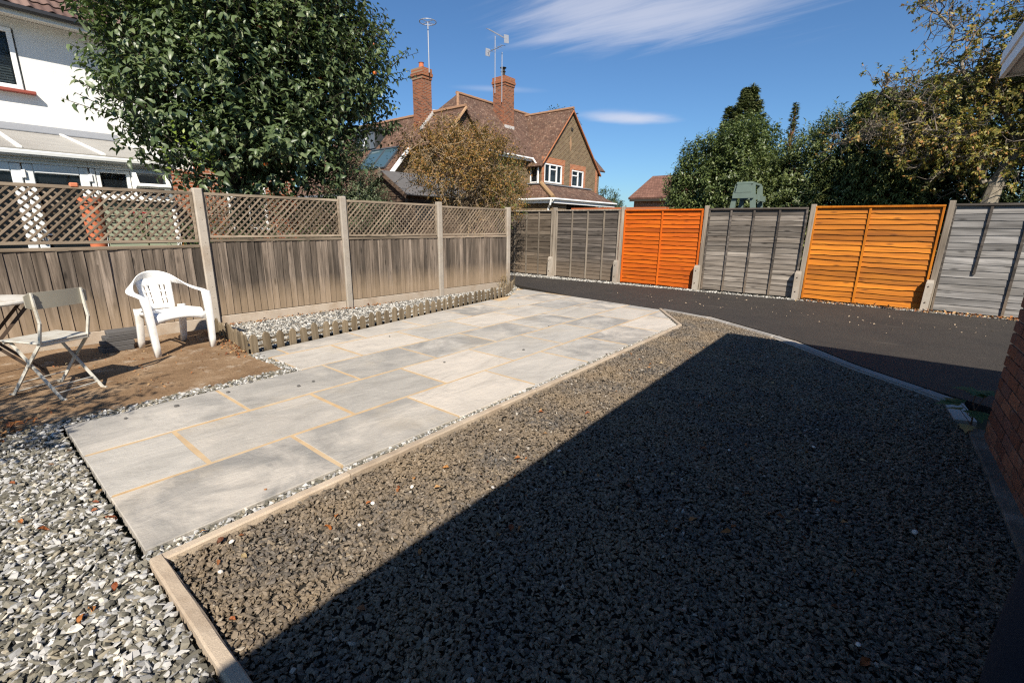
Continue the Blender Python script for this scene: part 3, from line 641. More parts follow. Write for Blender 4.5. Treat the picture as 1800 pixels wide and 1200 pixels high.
for k in range(-1, 8):
    ht = 1.80 if k != 4 else 1.83
    mb = MB(); mb.cbox(.085, .085, ht, (0, 0, ht/2), .006); mb.xf = Matrix.Translation((BX(k)+.005, BY(k)+.0, 0)) @ Matrix.Rotation(.012 if k == 4 else rng.normal(0, .006), 4, 'Y'); mb.build('post', W_POST, bf)
    sp = MB(); sh = .57+rng.uniform(-.02, .02); xs, ysp = BX(k)-.035, BY(k)-.125
    sp.add([(-.05, -.045, 0), (.05, -.045, 0), (.05, .045, 0), (-.05, .045, 0), (-.05, -.045, sh-.05), (.05, -.045, sh-.05), (.05, .045, sh), (-.05, .045, sh), (-.04, -.03, sh), (.04, -.03, sh)],
           [(0, 3, 2, 1), (0, 1, 5, 4), (1, 2, 6, 9, 5), (2, 3, 7, 6), (3, 0, 4, 8, 7), (4, 5, 9, 8), (8, 9, 6, 7)])
    sp.xf = Matrix.Translation((xs, ysp, -.01)) @ Matrix.Rotation(rng.normal(0, .02), 4, 'Y')
    s_ = sp.build('concrete_spur', CONC, bf)
    for z in (.17, .44):
        mb = MB(); mb.tube([(xs, ysp-.047, z), (xs, ysp-.056, z)], .011, 6); mb.build('bolt', m_plain('rusty_bolt', (.08, .05, .035), .7) if 'rusty_bolt' not in bpy.data.materials else bpy.data.materials['rusty_bolt'], s_)

# ================================================================== GARAGE (brick wall and eave on the right)
GA = .022
GXF = Matrix.Translation((.655, 4.20, 0)) @ Matrix.Rotation(GA, 4, 'Z')       # local x into the building, local -y along the wall towards the camera
ga = thing('brick_garage', 'dark red brick garage wall with white fascia at the right edge', 'garage', (.70, 4.18, 0))
MORTG = m_concrete('grey_mortar', (.36, .32, .27), speck=False)
b = NB('dark_red_brick'); r = b.rand(); v = b.coord(rand=13); n = b.noise(v, 26, 5, .6)
col = b.ramp(r, [(0, (.17, .07, .045)), (.3, (.25, .105, .06)), (.55, (.19, .095, .07)), (.8, (.31, .135, .075)), (1, (.15, .08, .065))])
col = b.mix(n, sc_mix(b, col, .6), sc_mix(b, col, 1.25)); col = b.mix(b.math('MULTIPLY', b.rng(b.noise(v, 9, 5, .7), .55, .7), .4), col, (.30, .25, .20))
b.bump(n, .6, .005); BRICK = b.done(col, .9, .2)
mb = MB(); mb.box(.012, 4.6, -8.0, -.012, -.05, 2.32); mb.xf = GXF; mb.build('wall', MORTG, ga)
def brick_mesh(ln, seed):
    r = np.random.default_rng(seed); mb = MB(); mb.cbox(.1, ln, .064, (.05, 0, 0), .004); mb.v = [(x+r.uniform(-.0018, .0018), y+r.uniform(-.002, .002), z+r.uniform(-.0016, .0016)) for x, y, z in mb.v]
    return mb.mesh('brick', BRICK, origin=(0, 0, 0))[0]
BKM = [brick_mesh(.214, k) for k in range(5)]; BKH = [brick_mesh(.102, 50+k) for k in range(3)]
far_b = MB()
nobj = 0
for c in range(30):
    z = .038+c*.075
    y = 0.0; first = True
    while y > -3.6:
        ln = .102 if (first and c % 2) else .214
        yc = y-ln/2
        p = GXF @ Vector((rng.uniform(-.002, .002), yc, z))
        if c < 19 and y > -2.0 and nobj < 290:
            inst('brick', (BKM if ln > .15 else BKH)[rng.integers(5 if ln > .15 else 3)], p, ga, (rng.normal(0, .004), 0, GA)); nobj += 1
        else: far_b.cbox(.1, ln, .064, (.05+rng.uniform(-.002, .002), yc, z), .003)
        y -= ln+.011; first = False
far_b.xf = GXF; o = far_b.build('brick', BRICK, ga); o['kind'] = 'stuff'
b = NB('dirty_footing'); v = b.coord(); n = b.noise(v, 5, 6, .7); b.bump(b.noise(v, 40, 5, .7), .8, .01)
FOOT = b.done(b.ramp(n, [(.3, (.07, .06, .05)), (.6, (.17, .15, .125)), (.75, (.26, .235, .20))]), .95, .15)
mb = MB(); m_ = 26; vs_ = []
for j in range(m_+1):
    y = .14-4.6*j/m_; w = -.062+rng.uniform(-.006, .006)
    for x, z in ((w, -.05), (w, .028+rng.uniform(-.004, .004)), (w+.008, .034+rng.uniform(-.004, .004)), (.02, .04+rng.uniform(-.004, .004)), (.02, -.05)): vs_.append((x, y, z))
mb.add(vs_, [(j*5+i, (j+1)*5+i, (j+1)*5+i+1, j*5+i+1) for j in range(m_) for i in range(4)] + [(0, 1, 2, 3, 4)]); mb.xf = GXF; mb.build('footing', FOOT, ga)
# eave: soffit box, two-step fascia, flat roof
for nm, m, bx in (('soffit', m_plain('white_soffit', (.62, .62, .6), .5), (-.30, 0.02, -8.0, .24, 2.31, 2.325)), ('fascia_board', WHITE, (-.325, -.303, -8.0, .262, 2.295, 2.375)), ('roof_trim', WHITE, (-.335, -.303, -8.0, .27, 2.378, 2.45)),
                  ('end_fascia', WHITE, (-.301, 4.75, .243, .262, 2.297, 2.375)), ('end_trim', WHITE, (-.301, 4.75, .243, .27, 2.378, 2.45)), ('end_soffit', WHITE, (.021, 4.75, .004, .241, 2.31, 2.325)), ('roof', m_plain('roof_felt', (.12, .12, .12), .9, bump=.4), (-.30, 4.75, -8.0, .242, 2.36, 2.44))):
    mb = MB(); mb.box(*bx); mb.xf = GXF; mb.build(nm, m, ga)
#@@PART3
# ================================================================== NEIGHBOURING HOUSES
BM_R = m_brickwall('red_brick_courses', [(.20, .06, .03), (.33, .10, .045), (.42, .15, .07), (.28, .085, .045)], (.40, .33, .26))
BM_RX = m_brickwall('red_brick_courses_side', [(.20, .06, .03), (.33, .10, .045), (.42, .15, .07), (.28, .085, .045)], (.40, .33, .26), plane='xz')
BM_B = m_brickwall('brown_brick_courses', [(.085, .052, .028), (.16, .105, .05), (.115, .062, .035), (.22, .15, .08)], (.33, .265, .18))
BM_BX = m_brickwall('brown_brick_courses_side', [(.085, .052, .028), (.16, .105, .05), (.115, .062, .035), (.22, .15, .08)], (.33, .265, .18), plane='xz')
QUOIN = m_brickwall('orange_brick_courses', [(.34, .09, .035), (.46, .14, .055), (.52, .18, .07)], (.42, .30, .2))
def tri_prism(mb, pts, d): mb.prism(pts, d)
def window_on_x(parent, x, y0, y1, z0, z1, mull=(), trans=(), m=None, glass=None, t=.06, depth=.08, name='window'):
    """a framed window in a wall that faces +x; mull: y positions of uprights, trans: (y0, y1, z) bars"""
    m = m or WHITE; mb = MB()
    mb.cbox(depth, y1-y0, t, (x, (y0+y1)/2, z0+t/2), .006); mb.cbox(depth, y1-y0, t, (x, (y0+y1)/2, z1-t/2), .006)
    for yy in (y0+t/2, y1-t/2): mb.cbox(depth-.004, t, z1-z0-2*t, (x, yy, (z0+z1)/2), .006)
    for yy in mull: mb.cbox(depth-.004, t, z1-z0-2*t, (x, yy, (z0+z1)/2), .006)
    for a, e, z in trans: mb.cbox(depth-.008, e-a, t*.8, (x, (a+e)/2, z), .006)
    w = mb.build(name, m, parent)
    ys = [y0]+list(mull)+[y1]
    for a, e in zip(ys[:-1], ys[1:]):
        mb = MB(); mb.box(x-.012, x-.004, a+t*.4, e-t*.4, z0+t*.5, z1-t*.5); mb.build('pane', glass or GLASS, w)
    return w
# ---- white rendered house
wh = thing('white_house', 'white rendered house with brown wavy tiled roof behind the left tree', 'house', (-16, .5, 0))
b = NB('white_render'); v = b.coord(); n = b.noise(v, 1.4, 6, .65); n2 = b.noise(v, 30, 4)
b.bump(b.math('ADD', n, b.math('MULTIPLY', n2, .04)), .15, .02); REND = b.done(b.ramp(n, [(.3, (.66, .65, .62)), (.6, (.74, .73, .70)), (.75, (.70, .69, .66))]), .9, .2)
mb = MB()   # wall with a window opening
for y0, y1, z0, z1 in ((-6, .15, 0, 4.98), (.15, 1.66, 0, 3.72), (.15, 1.66, 4.80, 4.98), (1.66, 4.3, 0, 4.98)): mb.box(-13.75, -13.5, y0, y1, z0, z1)
mb.box(-19.5, -13.76, 4.05, 4.299, 0, 4.98); mb.box(-19.5, -13.76, -6, -5.75, 0, 4.98)
mb.build('wall', REND, wh)
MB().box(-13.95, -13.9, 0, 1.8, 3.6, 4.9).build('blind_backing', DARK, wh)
w_ = window_on_x(wh, -13.52, .18, 1.63, 3.74, 4.79, mull=(), t=.075, depth=.1)
BL = m_plain('blind_slat_grey', (.46, .50, .50), .6)
for i in range(19):
    mb = MB(); mb.bar((-13.64, .27, 3.84+i*.047), (-13.64, 1.54, 3.84+i*.047), .046, .003, (1, 0, .5)); mb.build('blind_slat', BL, w_)
mb = MB(); mb.cbox(.16, 1.72, .055, (-13.44, .92, 3.70), .006); mb.build('sill', m_plain('red_tile_sill', (.26, .055, .035), .7), w_)
MB().box(-13.5, -13.1, -6.2, 4.45, 4.985, 5.0).build('soffit', m_plain('cream_soffit', (.68, .66, .6), .6), wh)
MB().box(-13.10, -13.075, -6.2, 4.45, 4.93, 5.09).build('fascia', m_plain('cream_fascia', (.72, .70, .64), .5), wh)
mb = MB(); mb.tube([(-13.02, -6.2, 5.05), (-13.02, 4.5, 5.05)], .055, 8); mb.build('gutter', m_plain('black_gutter', (.02, .02, .022), .5), wh)
RS = math.radians(36); ex, ez = -13.04, 5.09
b = NB('brown_roof_tile'); v = b.coord(rand=19); n = b.noise(v, 12, 5, .65)
col = b.ramp(b.rand(), [(0, (.115, .07, .058)), (.5, (.155, .098, .08)), (1, (.20, .132, .108))]); col = b.mix(n, sc_mix(b, col, .65), sc_mix(b, col, 1.2)); b.bump(n, .4, .006); RTILE = b.done(col, .85, .25)
def roof_tile():
    mb = MB(); n = 12; w = .305; prof = [(-w/2+w*i/n, .024*math.cos(2*math.pi*(i/n)*2)*.5+.012*math.cos(2*math.pi*i/n)) for i in range(n+1)]
    vs_ = []
    for s_, lift in ((0, .030), (.41, .0)):
        for y, z in prof: vs_.append((-s_, y, z+lift))
        for y, z in prof: vs_.append((-s_, y, z+lift-.014))
    m_ = n+1
    fs = [(i, i+1, 2*m_+i+1, 2*m_+i) for i in range(n)] + [(m_+i, m_+i+1, i+1, i) for i in range(n)] + [(3*m_+i, 3*m_+i+1, m_+i+1, m_+i) for i in range(n)] + [(2*m_+i, 2*m_+i+1, 3*m_+i+1, 3*m_+i) for i in range(n)] + [(0, 2*m_, 3*m_, m_), (n, m_+n, 3*m_+n, 2*m_+n)]
    mb.add(vs_, fs); return mb.mesh('roof_tile', RTILE, origin=(0, 0, 0))[0]
RT = roof_tile(); stuffm = MB(); cnt = 0
RTv = np.array([v_.co[:] for v_ in RT.vertices]); RTf = [tuple(p.vertices) for p in RT.polygons]
Rrot = np.array(Matrix.Rotation(RS, 3, 'Y'))
for row in range(11):
    s_ = .33*row-.04
    for c in range(36):
        y = -6.2+.3*(c+.5); p = np.array((ex-math.cos(RS)*s_, y, ez+math.sin(RS)*s_+.012))
        if y > 4.5: continue
        if row < 9 and y > -1.2 and cnt < 200: inst('roof_tile', RT, p, wh, (0, RS+rng.normal(0, .006), rng.normal(0, .006))); cnt += 1
        elif row < 11: stuffm.add((RTv@Rrot.T+p).tolist(), RTf)
o = stuffm.build('roof_tile', RTILE, wh, fix=False); o['kind'] = 'stuff'
mb = MB(); mb.prism([(ex-.05, -6.2, ez-.04), (ex-4.0*math.cos(RS), -6.2, ez+4.0*math.sin(RS)-.04), (ex-8*math.cos(RS), -6.2, ez-.04)], (0, 10.66, 0)); mb.build('roof_deck', m_plain('roof_deck', (.10, .065, .05), .9), wh)
# ---- red brick extension
be = thing('brick_extension', 'red brick single-storey extension seen through the gaps of the left tree', 'extension', (-15, 5.3, 0))
mb = MB()
for y0, y1, z0, z1 in ((4.305, 4.9, 0, 3.35), (4.9, 5.9, 0, 1.15), (4.9, 5.9, 2.25, 3.35), (5.9, 6.7, 0, 3.35)): mb.box(-17, -13.35, y0, y1, z0, z1)
mb.build('wall', BM_R, be); MB().box(-17.1, -13.15, 4.32, 6.9, 3.36, 3.5).build('roof', m_plain('dark_flat_roof', (.08, .08, .08), .9), be)
w_ = window_on_x(be, -13.40, 4.92, 5.88, 1.2, 2.24, mull=(5.4,), trans=((4.95, 5.37, 1.95),))
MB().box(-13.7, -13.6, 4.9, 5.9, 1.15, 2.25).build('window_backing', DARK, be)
mb = MB(); mb.cbox(.16, 1.1, .06, (-13.30, 5.4, 1.16), .008); mb.build('sill', WHITE, w_)
mb = MB(); mb.box(-13.36, -13.2, 2.93, 4.28, 0, 2.5); 
bw_ = mb.build('side_wall', BM_R, be)
# ---- conservatory
cv = thing('conservatory', 'white framed lean-to conservatory with grey glazed roof behind the trellis', 'conservatory', (-12, 1, 0))
CX = -10.3
UP = m_plain('bluish_white_upvc', (.72, .74, .74), .35, .5, .03)
b = NB('grey_polycarbonate'); v = b.coord(scale=(1, 8, 1)); n = b.noise(b.coord(), 2.5, 6, .7)
POLY = b.done(b.ramp(n, [(.3, (.25, .235, .21)), (.65, (.34, .32, .285))]), .35, .4)
mb = MB(); mb.prism([(CX+.12, -4, 2.36), (CX+.12, -4, 2.345), (-13.48, -4, 2.985), (-13.48, -4, 3.0)], (0, 6.92, 0)); mb.build('roof', POLY, cv)
for y in (-2.9, -1.8, -.75, .25, 1.05, 2.0, 2.9):
    mb = MB(); mb.bar((CX+.12, y, 2.375), (-13.46, y+.0, 3.015), .05, .028); mb.build('glazing_bar', WHITE, cv)
mb = MB(); mb.prism([(-13.495, -4, 3.0), (-13.495, -4, 3.13), (-13.30, -4, 2.99), (-13.30, -4, 2.972)], (0, 6.93, 0)); mb.build('flashing', LEAD, cv)
mb = MB(); mb.tube([(CX+.16, -4, 2.29), (CX+.16, 2.95, 2.29)], .05, 8); mb.box(CX+.02, CX+.105, -4, 2.93, 2.21, 2.335); mb.build('gutter', m_plain('grey_gutter', (.55, .56, .55), .4), cv)
# interior: floor, back wall, brown door frames
MB().box(-13.45, -13.42, -4, 2.9, 0.02, 2.9).build('inner_wall', m_plain('ochre_plaster', (.28, .20, .12), .9), cv)
MB().box(-13.41, CX-.1, -4, 2.9, .0, .05).build('floor', m_plain('dark_floor', (.06, .05, .04), .8), cv)
for y0, y1, z1 in ((.55, 1.5, 2.15), (2.0, 2.75, 2.1), (-.9, 0, 2.15)):
    mb = MB()
    for a, e, c, d in ((y0, y0+.09, .05, z1), (y1-.09, y1, .05, z1), (y0+.09, y1-.09, z1-.1, z1), (y0+.09, y1-.09, 1.55, 1.63)): mb.box(-13.415, -13.37, a, e, c, d)
    mb.build('inner_door_frame', m_plain('brown_frame', (.16, .085, .04), .5), cv); MB().box(-13.416, -13.395, y0+.09, y1-.09, .1, z1-.1).build('inner_door_glass', m_plain('black_glass', (.01, .01, .012), .1), cv)
def door(y0, y1):
    mb = MB(); t = .115; x = CX
    for yy in (y0+t/2, y1-t/2): mb.cbox(.07, t, 2.1, (x, yy, 1.10), .012)
    for z in (.14, 2.09): mb.cbox(.068, y1-y0-2*t, t+.02, (x, (y0+y1)/2, z), .012)
    d = mb.build('door', UP, cv)
    MB().box(x-.02, x-.01, y0+t*.8, y1-t*.8, .15, 2.08).build('pane', GLASS, d)
    mb = MB(); mb.cbox(.03, .03, .22, (x+.05, y0+.06, 1.08), .006); mb.tube([(x+.07, y0+.06, 1.12), (x+.07, y0+.18, 1.12)], .01, 6); mb.build('handle', m_plain('chrome_handle', (.5, .5, .5), .25, .5, metal=1) if 'chrome_handle' not in bpy.data.materials else bpy.data.materials['chrome_handle'], d)
    for z in (.4, 2.0): mb = MB(); mb.cbox(.05, .05, .12, (x+.04, y1+.015, z), .01); mb.build('hinge', WHITE, d)
door(-.55, .30); door(.33, 1.02); door(1.035, 1.78)
mb = MB(); mb.cbox(.09, 6.86, .075, (CX, -.52, 2.195), .008); mb.cbox(.09, .06, 2.15, (CX, 1.83, 1.075), .008); mb.cbox(.09, .075, 2.15, (CX, 2.87, 1.075), .008); mb.build('frame', UP, cv)
window_on_x(cv, CX, 1.87, 2.31, 1.72, 2.15, t=.05)
w_ = window_on_x(cv, CX, 2.32, 2.83, 1.72, 2.15, trans=((2.37, 2.78, 1.83),), t=.05)
mb = MB(); t = .055      # open top vent, hinged along its top edge
for a, e in (((-.0, 2.33, 0), (-.0, 2.82, 0)), ((-.0, 2.33, -.27), (-.0, 2.82, -.27)), ((-.0, 2.355, 0), (-.0, 2.355, -.27)), ((-.0, 2.795, 0), (-.0, 2.795, -.27))): mb.bar(a, e, t, t, (1, 0, 0))
VX = Matrix.Translation((CX+.06, 0, 2.14)) @ Matrix.Rotation(-.62, 4, 'Y'); mb.xf = VX; mb.build('open_vent', WHITE, w_)
mb = MB(); mb.box(-.006, .006, 2.37, 2.78, -.25, -.03); mb.xf = VX; mb.build('vent_pane', GLASS, w_)
CLAD = m_plain('sage_green_cladding', (.225, .25, .175), .6, var=.08)
for i in range(14):
    mb = MB(); mb.prism([(CX+.02, 1.87, .08+i*.112), (CX+.045, 1.87, .08+i*.112), (CX+.025, 1.87, .08+(i+1)*.112-.006), (CX+.02, 1.87, .08+(i+1)*.112-.006)], (0, .96, 0)); mb.build('cladding_board', CLAD, cv)
mb = MB(); mb.cbox(.16, 1.02, .05, (CX+.06, 2.35, 1.69), .008); mb.build('sill', WHITE, cv)
# ---- pots and flowers behind the trellis
TERRA = m_plain('terracotta', (.46, .135, .06), .75, .3, .12, 8, .3)
pt = MB(); pt.lathe([(0, .0), (.09, 0), (.125, .62), (.145, .62), (.145, .70), (.12, .70), (.11, .62), (0, .60)], (0, 0, 0), 18); pt_o = pt.build('flower_pot', TERRA, None, True, origin=(0, 0, 0)); pt_o.location = (-8.6, 1.45, .95)
tag(pt_o, 'tall orange terracotta pot behind the trellis in front of the glazed doors', 'pot')
# pot stands on a low bench
bn = thing('garden_bench', 'low timber garden staging behind the left trellis carrying the flower pots', 'bench', (-8.6, 2.2, 0), None)
mb = MB(); mb.cbox(.5, 2.6, .05, (-8.6, 2.2, .922), .006); mb.build('top', W_RAIL, bn)
for x in (-8.8, -8.4):
    for y in (1.0, 3.4): mb = MB(); mb.cbox(.06, .06, .895, (x, y, .448), .004); mb.build('leg', W_POST, bn)
# ---- brick house with tiled roofs
TX = m_tiles('clay_tiles_facing_side', [(.095, .055, .038), (.16, .09, .06), (.125, .07, .05), (.225, .135, .09)], 'x', lich=(.34, .26, .19))
TY = m_tiles('clay_tiles_facing_garden', [(.09, .054, .04), (.148, .085, .06), (.118, .068, .05), (.215, .132, .092)], 'y', lich=(.32, .25, .19))
bh = thing('tiled_brick_house', 'large brown brick house with steep clay tile roofs, gable and two chimneys', 'house', (-22, 24, 0))
def slab_face(name, pts, m, nrm, t=.10, parent=bh):
    mb = MB(); P = [Vector(p) for p in pts]; nv = (P[1]-P[0]).cross(P[2]-P[0]).normalized()
    if nv.dot(Vector(nrm)) < 0: nv = -nv
    mb.prism([p-nv*t for p in P], nv*t); return mb.build(name, m, parent)
GY0, GY1, GA_, GZ, GE = 24.9, 31.9, 28.1, 8.76, 5.28
# gable wall pieces round the two windows
mb = MB(); X0, X1 = -18.3, -18.0
w1 = (25.2, 27.2, 3.98, 5.14); w2 = (28.4, 29.95, 3.92, 5.02)
for y0, y1, z0, z1 in ((GY0, w1[0], 0, GE), (w1[0], w1[1], 0, w1[2]), (w1[0], w1[1], w1[3], GE), (w1[1], w2[0], 0, GE), (w2[0], w2[1], 0, w2[2]), (w2[0], w2[1], w2[3], GE), (w2[1], GY1, 0, GE)): mb.box(X0, X1, y0, y1, z0, z1)
mb.prism([(X0, GY0-.0, GE), (X0, GY1+.0, GE), (X0, GA_, GZ-.05)], (.3, 0, 0)); mb.build('gable_wall', BM_B, bh)
for y0, y1, z0, z1 in ((w1[0]-.32, w1[1]+.32, w1[3]+.003, w1[3]+.36), (w2[0]-.25, w2[1]+.25, w2[3]+.003, w2[3]+.34), (GY0, GY0+.26, 0, w1[3]), (w1[1]+.003, w1[1]+.26, w1[2], w1[3]), (w2[0]-.25, w2[0]-.003, w2[2], w2[3]), (w2[1]+.003, w2[1]+.25, w2[2], w2[3]), (GY1-.28, GY1, 0, GE)):
    MB().box(X1+.001, X1+.012, y0, y1, z0, z1).build('brick_dressing', QUOIN, bh)
mb = MB(); mb.prism([(X1+.001, GA_-.12, 6.6), (X1+.001, GA_, 6.15), (X1+.001, GA_+.12, 6.6), (X1+.001, GA_, 7.1)], (.02, 0, 0)); mb.build('diamond_ornament', m_plain('tan_ornament', (.33, .2, .11), .9), bh)
mb = MB(); mb.box(X1+.001, X1+.05, GA_-.02, GA_+.2, 7.45, 7.62); mb.build('vent', DARK, bh)
CURT = m_plain('pale_curtain', (.40, .42, .43), .9, var=.2, scale=6)
for (y0, y1, z0, z1), mu, tr in ((w1, (25.2+.62, 26.6), ((25.85, 26.57, 4.82),)), (w2, (29.25,), ((28.45, 29.22, 4.66),))):
    w_ = window_on_x(bh, X1-.06, y0, y1, z0, z1, mu, tr, t=.09, depth=.12)
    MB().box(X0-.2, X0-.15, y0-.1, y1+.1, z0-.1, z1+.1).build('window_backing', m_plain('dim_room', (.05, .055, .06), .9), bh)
    MB().box(X0+.06, X0+.08, y0+.1+(y1-y0)*.35, y1-.15, z0+.05, z1-.35).build('curtain', CURT, w_)
# gable roof slopes (verge slightly proud)
dz = (GZ-GE)/(GA_-GY0)
slab_face('roof_slope', [(-17.85, GY0-.35, GE-.35*dz), (-17.85, GA_, GZ), (-22.2, GA_, GZ), (-22.2, GY0-.35, GE-.35*dz)], TX, (0, -1, 1))
dz2 = (GZ-GE)/(GY1-GA_)
slab_face('roof_slope', [(-17.85, GY1+.35, GE-.35*dz2), (-17.85, GA_, GZ), (-22.2, GA_, GZ), (-22.2, GY1+.35, GE-.35*dz2)], TX, (0, 1, 1))
BARGE = m_plain('orange_verge', (.42, .16, .07), .8)
mb = MB(); mb.bar((-17.87, GY0-.1, GE-.22), (-17.87, GA_, GZ-.13), .06, .10, (1, 0, 0)); mb.bar((-17.87, GY1+.3, GE-.40), (-17.87, GA_, GZ-.13), .06, .10, (1, 0, 0)); mb.build('verge', BARGE, bh)
def ridge(a, e, r=.10, m=None):
    mb = MB(); a, e = Vector(a), Vector(e); n = max(2, int((e-a).length/.33))
    for i in range(n): mb.tube([a+(e-a)*(i/n), a+(e-a)*((i+.96)/n)], r+(.006 if i % 2 else 0), 7)
    mb.build('ridge_tile', m or m_plain('ridge_clay', (.27, .15, .085), .9), bh)['kind'] = 'stuff'
ridge((-17.85, GA_, GZ+.02), (-22, GA_, GZ+.02))
# side return wall of the gable with a narrow window
mb = MB(); 
for x0, x1, z0, z1 in ((-18.0, -18.35, 0, GE), (-18.35, -18.95, 0, 3.95), (-18.35, -18.95, 5.0, GE), (-18.95, -26, 0, GE)): mb.box(x1, x0-.301 if x0 == -18.0 else x0, GY0+.001, GY0+.3, z0, z1)
mb.build('return_wall', BM_BX, bh)
mb = MB(); 
for x0, x1, z0, z1 in ((-18.95, -18.88, 3.95, 5), (-18.42, -18.35, 3.95, 5), (-18.88, -18.42, 4.93, 5), (-18.88, -18.42, 3.95, 4.02)): mb.box(x0, x1, GY0+.05, GY0+.13, z0, z1)
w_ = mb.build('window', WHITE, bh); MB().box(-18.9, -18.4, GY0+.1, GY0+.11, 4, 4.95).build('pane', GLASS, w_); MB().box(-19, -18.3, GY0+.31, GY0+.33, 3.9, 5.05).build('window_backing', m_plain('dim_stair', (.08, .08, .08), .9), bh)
# main range: ridge along y
MR = (-22.0, 8.95)
slab_face('main_roof', [(-18.75, 18.5, 5.45), (-18.75, 24.9, 5.45), (-22, 34, 8.95), (-22, 21.6, 8.95)], TY, (1, 0, 1))
slab_face('main_roof', [(-18.75, 24.9, 5.45), (-18.75, 34.5, 5.45), (-22, 34, 8.95)], TY, (1, 0, 1), .09)
slab_face('main_roof', [(-25.5, 18.5, 5.45), (-25.5, 34.5, 5.45), (-22, 34, 8.95), (-22, 21.6, 8.95)], TY, (-1, 0, 1))
slab_face('hip_roof', [(-18.75, 18.5, 5.45), (-25.5, 18.5, 5.45), (-22, 21.6, 8.95)], TX, (0, -1, 1))
ridge((-22, 21.5, 8.98), (-22, 34, 8.98)); ridge((-18.8, 18.45, 5.46), (-22, 21.6, 8.97), .09)
mb = MB(); mb.tube([(-18.68, 18.3, 5.38), (-18.68, 24.8, 5.38)], .06, 8); mb.build('gutter', WHITE, bh)
mb = MB(); mb.box(-18.9, -18.76, 18.3, 24.85, 5.22, 5.42); mb.build('fascia', WHITE, bh)
mb = MB(); mb.box(-19.3, -19.02, 18.2, 24.88, 0, 5.3); mb.box(-25.3, -25.0, 18.2, 34, 0, 5.3); mb.box(-19.3, -19.02, 31.95, 34, 0, 5.3); mb.build('wall', BM_B, bh)
mb = MB(); mb.tube([(-18.6, 24.72, 5.4), (-18.4, 24.74, 5.15), (-18.2, 24.80, 4.9), (-18.2, 24.80, 3.9)], .05, 8); mb.build('downpipe', WHITE, bh)
# lower roof wrapped round the corner
slab_face('lower_roof', [(-16.45, 24.0, 2.95), (-16.45, 31.9, 2.95), (-18.0, 31.0, 3.85), (-18.0, 24.88, 3.85)], TY, (1, 0, 1))
slab_face('lower_roof', [(-16.45, 24.0, 2.95), (-20.6, 24.0, 2.95), (-20.6, 24.88, 3.85), (-18.0, 24.88, 3.85)], TX, (0, -1, 1))
mb = MB(); mb.tube([(-16.45, 24.0, 2.98), (-18.0, 24.88, 3.90)], .14, 8); mb.build('hip_tile', m_plain('mossy_hip', (.27, .17, .085), .9), bh)
mb = MB(); mb.box(-18.0, -17.88, 24.9, 31.0, 3.86, 3.92); mb.box(-20.6, -18.01, 24.78, 24.89, 3.86, 3.92); mb.build('lead_flashing', LEAD, bh)
mb = MB(); mb.tube([(-16.36, 23.92, 2.88), (-16.36, 32.0, 2.88)], .065, 8); mb.tube([(-16.36, 23.90, 2.88), (-20.6, 23.90, 2.88)], .065, 8); mb.box(-16.62, -16.43, 24.12, 31.9, 2.64, 2.84); mb.box(-20.6, -16.62, 24.02, 24.16, 2.64, 2.84); mb.build('gutter', WHITE, bh)
mb = MB(); mb.tube([(-16.5, 23.88, 2.85), (-16.6, 23.92, 2.55), (-16.85, 24.1, 2.35), (-16.85, 24.1, .5)], .06, 8); mb.build('downpipe', WHITE, bh)
mb = MB(); mb.box(-20.6, -16.65, 24.25, 24.5, 0, 2.63); mb.box(-16.9, -16.65, 24.51, 25.8, 0, 2.63); mb.build('lower_wall', BM_BX, bh)
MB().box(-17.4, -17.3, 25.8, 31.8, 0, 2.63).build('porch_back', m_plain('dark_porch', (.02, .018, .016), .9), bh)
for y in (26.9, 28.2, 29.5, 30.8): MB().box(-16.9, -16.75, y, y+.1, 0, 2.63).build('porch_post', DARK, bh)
for y in (26.0, 27.2, 28.5): MB().box(-17.25, -17.2, y+.1, y+.8, .3, 2.4).build('porch_panel', m_plain('amber_door_panel', (.16, .10, .03), .6), bh)
# left cross range with roof facing the garden, skylight and dormer
RY, RZ, SL = 18.19, 7.08, 1.08
zP = lambda y: RZ-SL*(RY-y)
slab_face('cross_roof', [(-17.95, RY, RZ), (-17.95, 16.4, zP(16.4)), (-20.35, 16.4, zP(16.4)), (-20.35, 14.25, zP(14.25)), (-29, 14.25, zP(14.25)), (-29, RY, RZ)], TX, (0, -1, 1))
slab_face('cross_roof', [(-17.95, RY, RZ), (-29, RY, RZ), (-29, 21.5, 3.5), (-17.95, 21.5, 3.5)], TX, (0, 1, 1))
ridge((-17.95, RY, RZ+.03), (-29, RY, RZ+.03))
mb = MB(); mb.prism([(-18.3, 16.5, 0), (-18.3, 21, 0), (-18.3, 21, 4.0), (-18.3, RY, RZ-.16), (-18.3, 16.5, zP(16.5)-.16)], (.2, 0, 0)); mb.build('tile_hung_gable', TY, bh)
mb = MB(); mb.box(-20.5, -18.31, 16.5, 16.7, 0, zP(16.5)-.25); mb.build('return_wall', BM_BX, bh)
mb = MB(); mb.prism([(-20.7, 14.5, 0), (-20.7, 16.49, 0), (-20.7, 16.49, zP(16.49)-.2), (-20.7, 14.5, zP(14.5)-.2)], (.2, 0, 0)); mb.box(-29, -20.71, 14.5, 14.7, 0, 2.9); mb.build('wing_wall', BM_B, bh)
mb = MB(); mb.bar((-17.92, 16.3, zP(16.3)-.03), (-17.92, RY, RZ-.03), .07, .13, (1, 0, 0)); mb.build('verge', m_plain('tan_verge', (.40, .24, .13), .8), bh)
mb = MB(); mb.bar((-20.30, 14.2, zP(14.2)-.04), (-20.30, 16.38, zP(16.38)-.04), .10, .24, (1, 0, 0)); mb.build('bargeboard', WHITE, bh)
mb = MB(); mb.box(-29, -20.3, 14.05, 14.2, 2.68, 2.80); mb.build('gutter', LEAD, bh)
